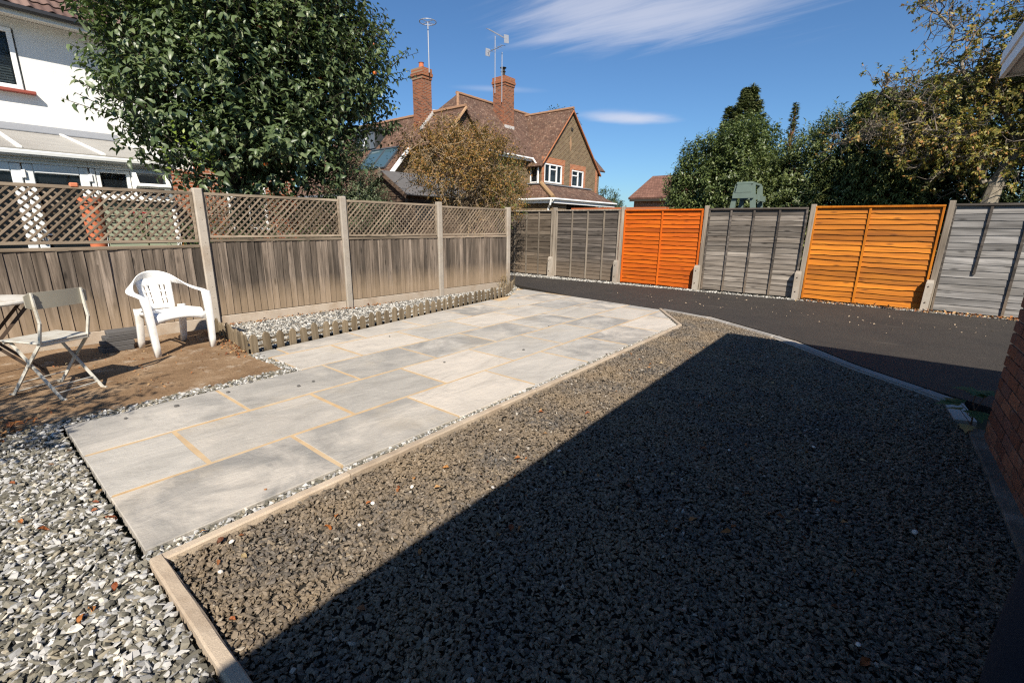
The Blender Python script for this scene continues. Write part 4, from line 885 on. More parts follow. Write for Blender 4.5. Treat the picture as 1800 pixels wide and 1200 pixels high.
# skylight
SY0, SY1 = 15.42, 16.45
mb = MB()
nv = Vector((0, -SL, 1)).normalized()
def on_roof(x, y, h): return Vector((x, y, zP(y)))+nv*h
for a, e in (((-23.55, SY0), (-21.1, SY0)), ((-23.55, SY1), (-21.1, SY1)), ((-23.55, SY0), (-23.55, SY1)), ((-21.1, SY0), (-21.1, SY1)), ((-22.3, SY0), (-22.3, SY1))): mb.bar(on_roof(*a, .05), on_roof(*e, .05), .09, .08, nv)
sk = mb.build('skylight', m_plain('dark_grey_frame', (.05, .06, .07), .5), bh)
mb = MB(); mb.prism([on_roof(-23.5, SY0, .03), on_roof(-21.12, SY0, .03), on_roof(-21.12, SY1, .03), on_roof(-23.5, SY1, .03)], nv*.02); mb.build('pane', m_plain('sky_glass', (.05, .09, .11), .06, .8), sk)
# dormer
DKG = m_plain('charcoal_dormer', (.035, .04, .045), .5)
mb = MB(); mb.box(-25.6, -23.45, 16.55, 17.9, 5.2, 6.35); mb.box(-25.75, -23.3, 16.4, 18.1, 6.355, 6.47); dm = mb.build('dormer', DKG, bh)
for x in (-25.45, -24.75, -24.05):
    mb = MB(); 
    for a, e in (((x, 5.4), (x+.6, 5.4)), ((x, 6.2), (x+.6, 6.2)), ((x, 5.4), (x, 6.2)), ((x+.6, 5.4), (x+.6, 6.2))): mb.bar((a[0], 16.52, a[1]), (e[0], 16.52, e[1]), .05, .05, (0, 1, 0))
    mb.box(x+.03, x+.57, 16.53, 16.54, 5.43, 6.17); mb.build('dormer_window', m_plain('dormer_glass', (.10, .11, .12), .1, .7), dm)
mb = MB(); mb.bar((-24.2, 16.3, 5.42), (-24.1, 16.48, 6.1), .05, .05, (0, 1, 0)); mb.build('vent_frame', WHITE, dm)
# chimneys
BM_C = m_brickwall('chimney_brick', [(.10, .04, .028), (.24, .075, .035), (.33, .11, .05), (.14, .06, .045)], (.24, .18, .13))
BM_CX = m_brickwall('chimney_brick_side', [(.10, .04, .028), (.24, .075, .035), (.33, .11, .05), (.14, .06, .045)], (.24, .18, .13), plane='xz')
def chimney(x0, x1, y0, y1, z0, z1, pot):
    mb = MB(); mb.box(x0, x1, y0, y1, z0, z1-.62); c = mb.build('chimney', BM_C, bh)
    mb = MB(); mb.box(x0+.02, x1-.02, y0-.006, y0-.001, z0, z1-.62); mb.build('chimney_face', BM_CX, c)
    mb = MB()
    for k, (za, zb, e) in enumerate(((z1-.62, z1-.47, .03), (z1-.47, z1-.32, .07), (z1-.32, z1-.10, .04))): mb.box(x0-e, x1+e, y0-e, y1+e, za+.001, zb)
    mb.box(x0+.1, x1-.1, y0+.1, y1-.1, z1-.099, z1-.04); mb.build('corbel', m_brickwall('corbel_brick'+str(x0), [(.22, .07, .035), (.38, .12, .05), (.30, .10, .05)], (.25, .18, .12)), c)
    mb = MB()
    if pot: mb.lathe([(.0, 0), (.13, 0), (.11, .28), (.16, .30), (.16, .34), (.10, .36), (.13, .5), (.2, .52), (.2, .55), (0, .58)], ((x0+x1)/2, (y0+y1)/2-.05, z1-.04), 12); mb.build('chimney_pot', DARK, c)
    else: mb.lathe([(0, 0), (.14, 0), (.12, .22), (.15, .26), (0, .26)], ((x0+x1)/2, (y0+y1)/2, z1-.04), 12); mb.build('chimney_pot', TERRA, c)
    mb = MB(); e = .02
    for i in range(6):
        yy = y0+(y1-y0)*i/6; mb.box(x1+.001, x1+.03, yy, yy+(y1-y0)/6-.01, z0+.9-(0 if pot else 0), z0+1.2)
    return c
chimney(-21.55, -20.55, 24.3, 25.2, 7.1, 10.4, True)
chimney(-21.2, -20.4, 17.5, 18.1, 6.0, 9.25, False)
LD = m_plain('pale_lead_flashing', (.42, .40, .38), .6)
for k in range(8): 
    yy = 24.3+.12*k; x = -20.52; zz = 8.95-(x+22)*1.077
    mb = MB(); mb.cbox(.1, .11, .2, (x, 24.32+.115*k, zz+.03), .01); mb.build('step_flashing', LD, bh)
for k in range(9):
    mb = MB(); mb.cbox(.12, .14, .16, (-20.37, 17.3+.115*k, zP(17.3+.115*k)+.06), .01); mb.build('step_flashing', LD, bh)
# aerials
ALU = m_plain('grey_aluminium', (.42, .42, .44), .45, .5, metal=.6)
ae = thing('tv_aerial', 'ring shaped television aerial on a tall mast on the left chimney', 'aerial', (-20.2, 17.8, 9.3))
mb = MB(); mb.tube([(-20.2, 17.8, 8.9), (-20.2, 17.8, 11.2)], .03, 6); mb.build('mast', ALU, ae)
mb = MB(); ring = [(-20.2+.42*math.cos(t), 17.8+.42*math.sin(t), 11.2) for t in np.linspace(0, 2*math.pi, 21)]; mb.tube(ring, .022, 5, False)
for t in (0, 1.57, 3.14, 4.71): mb.tube([(-20.2, 17.8, 11.2), (-20.2+.42*math.cos(t), 17.8+.42*math.sin(t), 11.2)], .015, 5)
mb.build('ring', ALU, ae)
def yagi(root, c, az, el, L_, n, el_len):
    d = Vector((math.cos(az)*math.cos(el), math.sin(az)*math.cos(el), math.sin(el))); s_ = Vector((-math.sin(az), math.cos(az), 0)); c = Vector(c); mb = MB()
    mb.tube([c-d*L_/2, c+d*L_/2], .02, 5)
    for i in range(n):
        p = c-d*L_/2+d*L_*i/(n-1); mb.tube([p-s_*el_len/2, p+s_*el_len/2], .012, 4)
    mb.build('antenna_array', ALU, root)
    mb = MB(); p = c-d*L_/2; mb.bar(p-s_*.02+Vector((0, 0, -.22)), p+s_*.0+Vector((0, 0, .22)), .32, .015, d); mb.build('reflector', ALU, root)
ae = thing('tv_aerial', 'pair of long comb shaped television aerials on the right chimney', 'aerial', (-21.0, 24.4, 10))
mb = MB(); mb.tube([(-21.35, 24.25, 9.4), (-21.35, 24.25, 12.6)], .03, 6); mb.tube([(-20.75, 24.22, 8.8), (-20.75, 24.22, 11.6)], .03, 6); mb.build('mast', ALU, ae)
yagi(ae, (-21.2, 24.25, 12.7), math.radians(160), math.radians(28), 2.6, 12, .34); yagi(ae, (-21.35, 24.25, 11.9), math.radians(-20), math.radians(-4), 1.9, 6, .4)
# ---- far house roof and low brick wall behind the back fence
fh = thing('distant_bungalow', 'low house with plain brown hipped roof far behind the back fence', 'house', (-10, 33, 0))
b = NB('plain_brown_tiles'); n = b.noise(b.coord(), 3, 6, .7); PBT = b.done(b.ramp(n, [(.3, (.155, .078, .055)), (.7, (.225, .118, .085))]), .9, .2); b.bump(n, .3, .02)
FHT = m_tiles('bungalow_tiles', [(.155, .078, .055), (.20, .10, .07), (.235, .125, .09)], 'x', row=.12)
slab_face('roof', [(-14.3, 29.6, 3.15), (-5, 29.6, 3.15), (-5, 32.6, 4.75), (-14.0, 32.6, 4.75)], FHT, (0, -1, 1), .12, fh)
slab_face('roof', [(-14.3, 29.6, 3.15), (-14.3, 35.6, 3.15), (-14.0, 32.6, 4.75)], FHT, (-1, 0, 1), .12, fh)
slab_face('roof', [(-14.3, 35.6, 3.15), (-5, 35.6, 3.15), (-5, 32.6, 4.75), (-14.0, 32.6, 4.75)], FHT, (0, 1, 1), .11, fh)
MB().box(-14.0, -5.2, 29.9, 35.3, 0, 3.0).build('wall', BM_RX, fh); MB().box(-14.2, -5.1, 29.62, 29.7, 2.92, 3.06).build('fascia', DARK, fh)
lw = thing('low_brick_wall', 'low orange brick wall just showing above the orange-red fence panel', 'wall', (-6.6, 12.5, 0))
MB().box(-7.8, -4.9, 12.4, 12.62, 0, 1.80).build('wall', BM_RX, lw); MB().box(-7.8, -4.9, 12.36, 12.66, 1.802, 1.86).build('coping', QUOIN, lw)
# ---- shed
sh = thing('garden_shed', 'small brown timber shed with felt gable roof behind the trellis', 'shed', (-11.3, 9.3, 0))
sx0, sx1, sy0, sy1, se, sa = -12.2, -10.35, 8.2, 10.5, 2.145, 2.71; sxc = (sx0+sx1)/2
MB().box(sx0+.03, sx1-.03, sy0+.03, sy1-.03, 0, se-.05).build('inner_frame', DARK, sh)
mb = MB(); mb.prism([(sx0+.03, sy0+.03, se-.05), (sx1-.03, sy0+.03, se-.05), (sxc, sy0+.03, sa-.08)], (0, sy1-sy0-.06, 0)); mb.build('gable_frame', DARK, sh)
for i in range(18):
    z0, z1 = .1+i*.14, .1+(i+1)*.14
    if z0 > sa-.1: break
    hw = (sx1-sx0)/2 if z0 < se-.05 else (sx1-sx0)/2*(sa-z0-.03)/(sa-se+.0)
    if hw < .06: break
    hw2 = hw if z1 < se else max(.02, (sx1-sx0)/2*(sa-z1-.03)/(sa-se))
    hw, hw2 = min(hw, .92), min(hw2, .92)
    mb = MB(); mb.prism([(sxc-hw, sy0-.008, z0), (sxc+hw, sy0-.008, z0), (sxc+hw2, sy0+.012, z1+.02), (sxc-hw2, sy0+.012, z1+.02)], (0, .018, 0)); mb.build('board', W_SHEDX, sh)
    if z1 < se:
        ya, yb = (sy0, sy0+.18) if 1.25 < z0 < 1.95 else (sy0, sy1)
        for a, e in (((sy0+.02, sy0+.2), (sy0+1.25, sy1)) if 1.3 < z0 < 1.9 else ((sy0+.02, sy1),)):
            mb = MB(); mb.prism([(sx1+.008, a, z0), (sx1+.008, e, z0), (sx1-.012, e, z1+.02), (sx1-.012, a, z1+.02)], (-.018, 0, 0)); mb.build('board', W_SHEDY, sh)
for x in (sx0, sx1): mb = MB(); mb.cbox(.05, .05, se, (x, sy0-.005, se/2), .004); mb.build('corner_post', W_POST, sh)
mb = MB(); mb.cbox(.04, .06, .58, (sx1+.0, sy0+.225, 1.66), .004); mb.cbox(.04, .06, .58, (sx1+.0, sy0+1.22, 1.66), .004); mb.cbox(.04, .93, .06, (sx1, sy0+.72, 1.92), .004); mb.cbox(.04, .93, .06, (sx1, sy0+.72, 1.40), .004); w_ = mb.build('window', W_SHEDY, sh)
MB().box(sx1-.015, sx1-.005, sy0+.25, sy0+1.2, 1.43, 1.9).build('pane', m_plain('dull_black_glass', (.015, .02, .025), .15), w_)
FELT = m_plain('grey_roof_felt', (.105, .10, .098), .9, .2, .25, 9, .6)
sl = (sa-se)/((sx1-sx0)/2)
for s_ in (-1, 1):
    mb = MB(); a = Vector((sxc, sy0-.12, sa+.02)); e = Vector((sxc+s_*((sx1-sx0)/2+.16), sy0-.12, sa+.02-sl*((sx1-sx0)/2+.16))); nv = Vector((s_*sl, 0, 1)).normalized()
    mb.prism([a, e, e+nv*.03, a+nv*.03], (0, sy1-sy0+.24, 0)); mb.build('roof_sheet', FELT, sh)
    mb = MB(); mb.bar(a+Vector((0, -.012, -.03)), e+Vector((0, -.012, -.03)), .02, .10, nv); mb.build('bargeboard', W_SHEDX, sh)
mb = MB(); mb.prism([(sxc-.10, sy0-.16, sa-.04), (sxc, sy0-.16, sa-.18), (sxc+.10, sy0-.16, sa-.04), (sxc, sy0-.16, sa+.12)], (0, .02, 0)); mb.build('finial', W_POST, sh)
# ---- green climbing frame behind the back fence
GRN = m_plain('grey_green_paint', (.125, .165, .14), .7, .3, .15, 9)
cf = thing('climbing_frame', 'grey-green painted timber climbing frame top showing above the back fence', 'climbing frame', (-2.86, 12, 0))
for x0, x1 in ((-3.28, -3.08), (-2.42, -2.62)):
    pass
for yy in (11.8, 12.5):
    mb = MB(); mb.bar((-3.32, yy, 0), (-3.02, yy, 2.3), .10, .10, (0, 1, 0)); mb.bar((-2.42, yy, 0), (-2.72, yy, 2.3), .10, .10, (0, 1, 0)); mb.build('leg', GRN, cf)
    mb = MB(); mb.bar((-3.09, yy-.075, 2.06), (-2.65, yy-.075, 2.06), .04, .12, (0, 0, 1)); mb.build('cross_board', GRN, cf)
mb = MB(); mb.cbox(.34, .86, .05, (-2.87, 12.15, 2.325), .006); mb.build('top_board', GRN, cf)
mb = MB(); mb.prism([(-3.04, 11.70, 2.125), (-2.70, 11.70, 2.125), (-2.73, 11.70, 2.297), (-3.01, 11.70, 2.297)], (0, .03, 0)); mb.build('gusset_board', GRN, cf)
mb = MB(); mb.bar((-2.57, 11.86, 2.0), (-2.57, 12.44, 2.0), .04, .12); mb.build('side_board', GRN, cf)
#@@PART4
# ================================================================== VEGETATION
def fast_mesh(name, V, F4, m):
    """V: Nx3, F4: Mx4 vertex indices"""
    me = bpy.data.meshes.new(name); V = np.asarray(V, np.float32); F4 = np.asarray(F4, np.int32)
    me.vertices.add(len(V)); me.vertices.foreach_set('co', V.ravel()); n = len(F4)
    me.loops.add(n*4); me.loops.foreach_set('vertex_index', F4.ravel()); me.polygons.add(n)
    me.polygons.foreach_set('loop_start', np.arange(0, n*4, 4, dtype=np.int32)); me.update(calc_edges=True); me.validate()
    if m: me.materials.append(m)
    return me
def unit(a): return a/np.maximum(np.linalg.norm(a, axis=-1, keepdims=True), 1e-9)
def leaf_geo(P, D, U, Ln, Wd, droop=.25, fold=.18):
    """folded leaves: base points P, directions D, upper side U, lengths Ln, width ratio Wd"""
    D = unit(D); S = unit(np.cross(D, U)); U = np.cross(S, D); n = len(P); Ln = np.asarray(Ln).reshape(-1, 1)*np.ones((n, 1)); dr = droop*rng.uniform(.3, 1.7, (n, 1))
    p0 = P; mid = P+D*Ln*.5+U*Ln*.03; tip = P+D*Ln-U*Ln*dr
    l = P+D*Ln*.42-S*Ln*Wd*.5+U*Ln*fold*.6; r = P+D*Ln*.42+S*Ln*Wd*.5+U*Ln*fold*.6
    V = np.stack([p0, mid, tip, l, r], 1).reshape(-1, 3); i = np.arange(n)[:, None]*5
    F = np.concatenate([i+np.array([[0, 1, 2, 3]]), i+np.array([[0, 4, 2, 1]])], 1).reshape(-1, 4)
    return V, F
def leaf_geo_oval(P, D, U, Ln, Wd, droop=.3, fold=.12):
    """oval pointed leaf, folded along the midrib and curling down towards its tip"""
    D = unit(D); S = unit(np.cross(D, U)); U = np.cross(S, D); n = len(P); Ln = np.asarray(Ln).reshape(-1, 1)*np.ones((n, 1)); dr = droop*rng.uniform(.4, 1.5, (n, 1)); W = Wd*rng.uniform(.85, 1.15, (n, 1))
    at = lambda t, s_: P+D*Ln*(t-.25*dr*t*t)-U*Ln*dr*t*t*1.1+S*Ln*W*s_+U*Ln*fold*abs(s_)*2
    V = np.stack([at(0, 0), at(.34, 0), at(.70, 0), at(1, 0), at(.30, -.46), at(.66, -.38), at(.30, .46), at(.66, .38)], 1).reshape(-1, 3); i = np.arange(n)[:, None]*8
    F = np.concatenate([i+np.array([[0, 6, 1, 4]]), i+np.array([[1, 6, 7, 2]]), i+np.array([[1, 2, 5, 4]]), i+np.array([[2, 7, 3, 5]])], 1).reshape(-1, 4)
    return V, F
def rdir(n): return unit(rng.normal(size=(n, 3)))
def tube_geo(paths, sides=5):
    """many tapered tubes at once: list of (points, radii)"""
    mb = MB()
    for pts, rad in paths: mb.tube(pts, rad, sides, False)
    return mb
def leafy(root, name, P, D, U, Ln, Wd, m, droop=.25, fold=.18, origin=None, oval=False):
    V, F = (leaf_geo_oval if oval else leaf_geo)(P, D, U, Ln, Wd, droop, fold); c = np.array(origin if origin is not None else V.mean(0)); me = fast_mesh(name, V-c, F, m)
    o = bpy.data.objects.new(name, me); put(o, c, root); return o
def shoots(ells, n, inner=.45, up_=.55, ln=(.25, .5), clump=0.0, rmin=None):
    """start points and directions of leafy shoots in a crown built from ellipsoids (centre, radii)"""
    vol = np.array([e[1][0]*e[1][1]*e[1][2] for e in ells]); k = rng.choice(len(ells), n*3, p=vol/vol.sum())
    C = np.array([e[0] for e in ells])[k]; R = np.array([e[1] for e in ells])[k]; d = rdir(n*3); r = rng.uniform(inner**3, 1, n*3)**(1/3)
    lump = 1+.10*np.sin(d[:, :1]*5+k[:, None])+.08*np.sin(d[:, 1:2]*9+2*k[:, None])+.07*np.sin(d[:, 2:]*11)
    P = C+d*R*r[:, None]*lump
    if clump:
        f = np.sin(P[:, 0]*3.7+1)*np.sin(P[:, 1]*3.3+2)*np.sin(P[:, 2]*4.1)+.5*np.sin(P[:, 0]*9+P[:, 1]*7)*np.sin(P[:, 2]*8)
        keep = f > -clump
        P, d = P[keep], d[keep]
    P, d = P[:n], d[:n]
    D = unit(unit(d*1.0)*.75+np.array([0, 0, up_])+rng.normal(size=P.shape)*.28)
    return P, D, rng.uniform(ln[0], ln[1], len(P))
def shoot_leaves(P, D, L_, per, size, spread=.8, jitter=.25, upv=.6, hang=0.0):
    """alternate leaves up each shoot -> arrays for leaf_geo"""
    n = len(P); t = (np.arange(per)+.5)/per; ph = rng.uniform(0, 6.28, n)
    X = unit(np.cross(D, rdir(n))); Y = np.cross(D, X); BP, BD, BU, BL = [], [], [], []
    for i in range(per):
        a = ph+2.4*i; rad = X*np.cos(a)[:, None]+Y*np.sin(a)[:, None]
        BP.append(P+D*(L_*t[i])[:, None]); dd = unit(rad*spread+D*(.55)+rng.normal(size=P.shape)*jitter+np.array([0, 0, -hang])); BD.append(dd)
        BU.append(unit(D*.6+np.array([0, 0, upv])+rng.normal(size=P.shape)*.3)); BL.append(size*rng.uniform(.5, 1.3, n)*(1-.35*abs(t[i]-.55)))
    return np.concatenate(BP), np.concatenate(BD), np.concatenate(BU), np.concatenate(BL)
def limb(a, e, r0, r1, sag=0.0, n=7, wob=.06):
    a, e = np.array(a, float), np.array(e, float); t = np.linspace(0, 1, n)[:, None]; Ln = np.linalg.norm(e-a)
    P = a+(e-a)*t+np.array([0, 0, 1])*sag*np.sin(np.pi*t)*Ln+rng.normal(size=(n, 3))*wob*Ln*np.sin(np.pi*t)
    return [tuple(p) for p in P], list(np.linspace(r0, r1, n))
# ---- the big dark green fruit tree on the left
ft = thing('fruit_tree', 'large dark green broad-leaved fruit tree overhanging the left trellis fence', 'tree', (-8.75, 3.3, 0))
ells = [((-8.3, 3.65, 3.75), (1.55, 2.0, 1.5)), ((-8.2, 2.72, 3.15), (1.25, 1.05, 1.15)), ((-8.2, 4.6, 3.75), (1.2, 1.1, .9)), ((-8.4, 3.5, 4.9), (1.4, 1.7, .95)), ((-7.85, 3.6, 2.45), (1.0, 1.25, .62)), ((-8.15, 5.1, 4.15), (.75, .6, .5)), ((-7.95, 4.0, 2.6), (.75, .75, .6)), ((-7.7, 3.0, 2.35), (.7, .8, .5))]
P, D, L_ = shoots(ells, 5600, .35, .6, (.25, .48), .7)
P2, D2, L2 = shoots(ells, 420, .90, 1.1, (.45, .8)); Pq, Dq, Lq = shoots([((-8.1, 5.15, 4.25), (.75, .65, .6)), ((-8.1, 4.6, 4.9), (.9, .7, .7))], 170, .5, .9, (.5, .85)); P2, D2, L2 = np.concatenate([P2, Pq]), np.concatenate([D2, Dq]), np.concatenate([L2, Lq])        # longer upright shoots that break the outline
m_ = P2[:, 2] > 3.4; P2, D2, L2 = P2[m_], D2[m_], L2[m_]
A1 = shoot_leaves(P, D, L_, 9, .118, .85, .25, .6, .18); A2 = shoot_leaves(P2, D2, L2, 15, .098, .8, .2, .6, .15)
LEAF_A = m_leaf('fruit_tree_leaf', [(0, (.040, .062, .025)), (.4, (.075, .11, .044)), (.75, (.115, .155, .066)), (.93, (.17, .20, .095)), (1.0, (.24, .26, .09))], .42, .22, .5)
leafy(ft, 'crown', *[np.concatenate([a, b_]) for a, b_ in zip(A1, A2)], .50, LEAF_A, .38, .13, oval=True)
paths = [([(-8.75, 3.3, -.1), (-8.72, 3.32, .6), (-8.68, 3.36, 1.2), (-8.62, 3.4, 1.75)], [.15, .125, .11, .10])]
tips = []
for e_, c in ((.075, (-8.2, 2.0, 3.2)), (.08, (-8.1, 3.2, 4.4)), (.07, (-8.3, 4.6, 4.3)), (.06, (-8.0, 5.4, 3.4)), (.06, (-9.0, 3.6, 4.8)), (.05, (-7.4, 3.6, 2.9)), (.05, (-7.6, 2.6, 2.2)), (.055, (-7.6, 4.7, 2.3))):
    p = limb((-8.62, 3.4, 1.72), c, e_, .02, .06); paths.append(p)
    for j in (3, 4, 5, 6):
        for _ in range(3): q = np.array(p[0][j]); paths.append(limb(q, q+rdir(1)[0]*np.array([.6, .7, .6])+np.array([0, 0, .25]), .02, .006, .03, 5))
tube_geo(paths, 7).build('trunk', BARK_D, ft, True)
mb = tube_geo([([tuple(p), tuple(p+d*l*.55), tuple(p+d*l)], [.006, .005, .003]) for p, d, l in zip(np.concatenate([P[::3], P2]), np.concatenate([D[::3], D2]), np.concatenate([L_[::3], L2]))], 3); mb.build('twig', BARK_D, ft, fix=False)['kind'] = 'stuff'
fr_m = m_plain('ripe_fruit', (.55, .13, .02), .4)
frp = P[rng.choice(len(P), 34)]
mb = MB()
for p in frp: mb.lathe([(0, -.03), (.024, -.018), (.03, 0), (.022, .02), (0, .026)], tuple(p+np.array([.1, -.05, 0])), 6)
mb.build('fruit', fr_m, ft, True)['kind'] = 'stuff'
# pale young shoots low on the left of the crown
q0 = np.array([(-7.15, 2.05+.12*i, 1.95+.10*((i*7)%4)) for i in range(6)]); a_ = shoot_leaves(q0, unit(np.array([[.3, -.3, .8]]*6)), np.full(6, .3), 9, .085, .8)
leafy(ft, 'young_leaves', *a_, .5, m_leaf('young_leaf', [(0, (.10, .17, .03)), (1, (.28, .33, .05))], .45, .3), .2)

def shrub(name, label, cat, base, ells, n, per, size, wr, m, stem_r=.03, ln=(.12, .3), inner=.5, clump=.5, up_=.35, hang=.1, group=None, stems=7, bark=None, droop=.2, spread=.85, fold=.18):
    t = thing(name, label, cat, base, group); P, D, L_ = shoots(ells, n, inner, up_, ln, clump)
    leafy(t, 'foliage', *shoot_leaves(P, D, L_, per, size, spread, .3, .5, hang), wr, m, droop, fold)
    paths = []
    for i in range(stems):
        e = ells[i % len(ells)]; q = np.array(e[0])+rdir(1)[0]*np.array(e[1])*.55; paths.append(limb(base, q, stem_r, stem_r*.3, .02, 6))
    tube_geo(paths, 6).build('stem', bark or BARK_D, t, True); return t, P, D, L_
DKLEAF = m_leaf('dark_evergreen_leaf', [(0, (.022, .036, .014)), (.5, (.042, .062, .022)), (.85, (.075, .10, .035)), (1, (.12, .13, .05))], .5, .16)
LAUREL = m_leaf('laurel_leaf', [(0, (.036, .056, .018)), (.4, (.072, .10, .03)), (.75, (.115, .15, .045)), (1, (.20, .22, .08))], .42, .2, .5)
GREYLF = m_leaf('grey_green_leaf', [(0, (.05, .07, .035)), (.6, (.10, .125, .065)), (1, (.17, .19, .10))], .5, .2)
shrub('evergreen_shrub', 'rounded grey-green small-leaved shrub behind the trellis between tree and shed', 'shrub', (-7.5, 4.8, 0), [((-7.5, 4.78, 1.62), (.45, .46, .82)), ((-7.45, 4.9, 1.1), (.45, .5, .8))], 3600, 7, .05, .45, GREYLF)
shrub('evergreen_shrub', 'dark leafy shrub behind the second trellis bay, below the fruit tree', 'shrub', (-8.0, 4.3, 0), [((-8.0, 3.9, .95), (.7, .8, .85)), ((-8.2, 2.9, .8), (.55, .5, .7))], 2400, 7, .06, .45, DKLEAF)
# potted and bedding flowers behind the trellis
def flowers(label, base, col, n, spread_, h0, h1, fs):
    t = thing('flowering_plant', label, 'plant', base); nn = n; P = np.array(base)+np.stack([rng.uniform(-spread_, spread_, nn), rng.uniform(-spread_, spread_, nn), rng.uniform(h0, h1, nn)], 1)
    leafy(t, 'foliage', *shoot_leaves(P-np.array([0, 0, .12]), unit(rng.normal(size=(nn, 3))*.4+np.array([0, 0, 1])), np.full(nn, .16), 6, .06, .8), .6, LAUREL)
    a = shoot_leaves(P[:max(4, nn//2)]+np.array([.05, 0, .05]), unit(np.tile([[.5, 0, 1.]], (max(4, nn//2), 1))), np.full(max(4, nn//2), .02), 7, fs, 1.2); leafy(t, 'flower', *a, .8, m_leaf('petal_'+label.split()[0], [(0, sc(col, .7)), (1, col)], .6, .3), .1)
    mb = tube_geo([(limb(base, p, .008, .005, 0, 4)) for p in P[::2]], 4); mb.build('stem', LAUREL, t)
flowers('crimson flowering pot plant against the vent window behind the trellis', (-9.6, 2.25, .95), (.45, .015, .03), 14, .16, .2, .6, .05)
flowers('orange marigold clump behind the trellis near the first tall post', (-9.0, 2.72, .35), (.62, .22, .015), 22, .3, .3, .95, .05)
flowers('yellow flowering plant behind the second trellis bay by the brick wall', (-9.5, 3.6, .6), (.60, .45, .03), 16, .25, .4, 1.0, .05)
# ---- autumn bush beside the shed
ab = thing('autumn_bush', 'tangled olive and rusty autumn bush with pale twigs beside the shed', 'bush', (-7.75, 8.05, 0))
ells = [((-7.75, 7.7, 2.55), (.85, 1.3, .85)), ((-7.8, 6.85, 2.75), (.6, .75, .42)), ((-7.7, 8.8, 2.5), (.7, .8, .85)), ((-7.75, 7.9, 3.05), (.6, .95, .42)), ((-7.5, 8.9, 1.85), (.5, .5, .45))]
P, D, L_ = shoots(ells, 3600, .25, .45, (.14, .34), .5)
LEAF_B = m_leaf('rusty_olive_leaf', [(0, (.085, .065, .012)), (.3, (.145, .10, .02)), (.55, (.22, .125, .03)), (.8, (.29, .14, .04)), (1, (.34, .19, .06))], .55, .25)
leafy(ab, 'foliage', *shoot_leaves(P, D, L_, 7, .056, .9, .35, .4, .2), .5, LEAF_B, .3)
P3, D3, L3 = shoots([((-7.6, 8.85, 2.05), (.65, .65, .75))], 420, .4, .4, (.12, .3)); leafy(ab, 'green_foliage', *shoot_leaves(P3, D3, L3, 7, .05, .9, .3, .4, .1), .5, m_leaf('yellow_green_leaf', [(0, (.05, .07, .012)), (1, (.16, .19, .04))], .5, .25), .3)
paths = []; tw = []
for i in range(15):
    e = ells[i % 4]; c = np.array(e[0])+rdir(1)[0]*np.array(e[1])*.6; a = np.array([-7.75, 8.05, .0])+np.array([rng.uniform(-.12, .12), rng.uniform(-.35, .3), 0]); k = a+np.array([rng.uniform(-.1, .1), rng.uniform(-.2, .2), 1.3]); p1 = limb(a, k, .035, .024, 0, 4, .03); p2 = limb(k, c, .024, .009, .05, 7, .09); paths += [p1, p2]
    for j in range(1, 7):
        for _ in range(5):
            q = np.array(p2[0][j]); dd = unit(rng.normal(size=3)+np.array([0, 0, .5])); e2 = q+dd*rng.uniform(.3, .75); l2 = limb(q, e2, .009, .0035, .05, 5, .1); tw.append(l2)
            q2 = np.array(l2[0][3]); tw.append(limb(q2, q2+unit(rng.normal(size=3)+np.array([0, 0, .3]))*.25, .005, .0025, .05, 4, .12))
tube_geo(paths, 6).build('stem', TWIG, ab, True); o = tube_geo(tw, 4).build('twig', TWIG, ab, fix=False); o['kind'] = 'stuff'
# ---- shrubs and trees beyond the back fence
shrub('laurel_bush', 'tall glossy dark green laurel bush left of the climbing frame', 'bush', (-4.4, 15.4, 0), [((-4.5, 15.3, 2.2), (1.25, 1.1, 1.95)), ((-3.75, 15.0, 2.6), (1.05, .9, 1.65)), ((-5.3, 15.2, 1.7), (.65, .9, 1.6))], 9500, 7, .10, .48, LAUREL, .05, (.15, .36), .6, .6, .6)
shrub('laurel_bush', 'bright speckled mid-green bush right of the climbing frame', 'bush', (-2.3, 14.6, 0), [((-2.4, 14.5, 2.0), (1.15, .9, 1.6)), ((-1.7, 14.8, 2.5), (1.0, .9, 1.6)), ((-3.1, 14.3, 1.6), (.75, .7, 1.4))], 8500, 7, .088, .45, m_leaf('speckled_leaf', [(0, (.045, .064, .02)), (.45, (.088, .115, .036)), (.8, (.145, .175, .055)), (1, (.25, .26, .10))], .45, .2, .5), .05, (.14, .34), .6, .6, .5)
NEEDLE = m_leaf('conifer_spray', [(0, (.04, .055, .018)), (.5, (.08, .10, .032)), (.85, (.13, .14, .045)), (1, (.20, .16, .055))], .65, .14)
NEEDLE2 = m_leaf('golden_conifer_spray', [(0, (.075, .095, .026)), (.5, (.14, .16, .045)), (.85, (.21, .215, .065)), (1, (.30, .23, .08))], .65, .18)
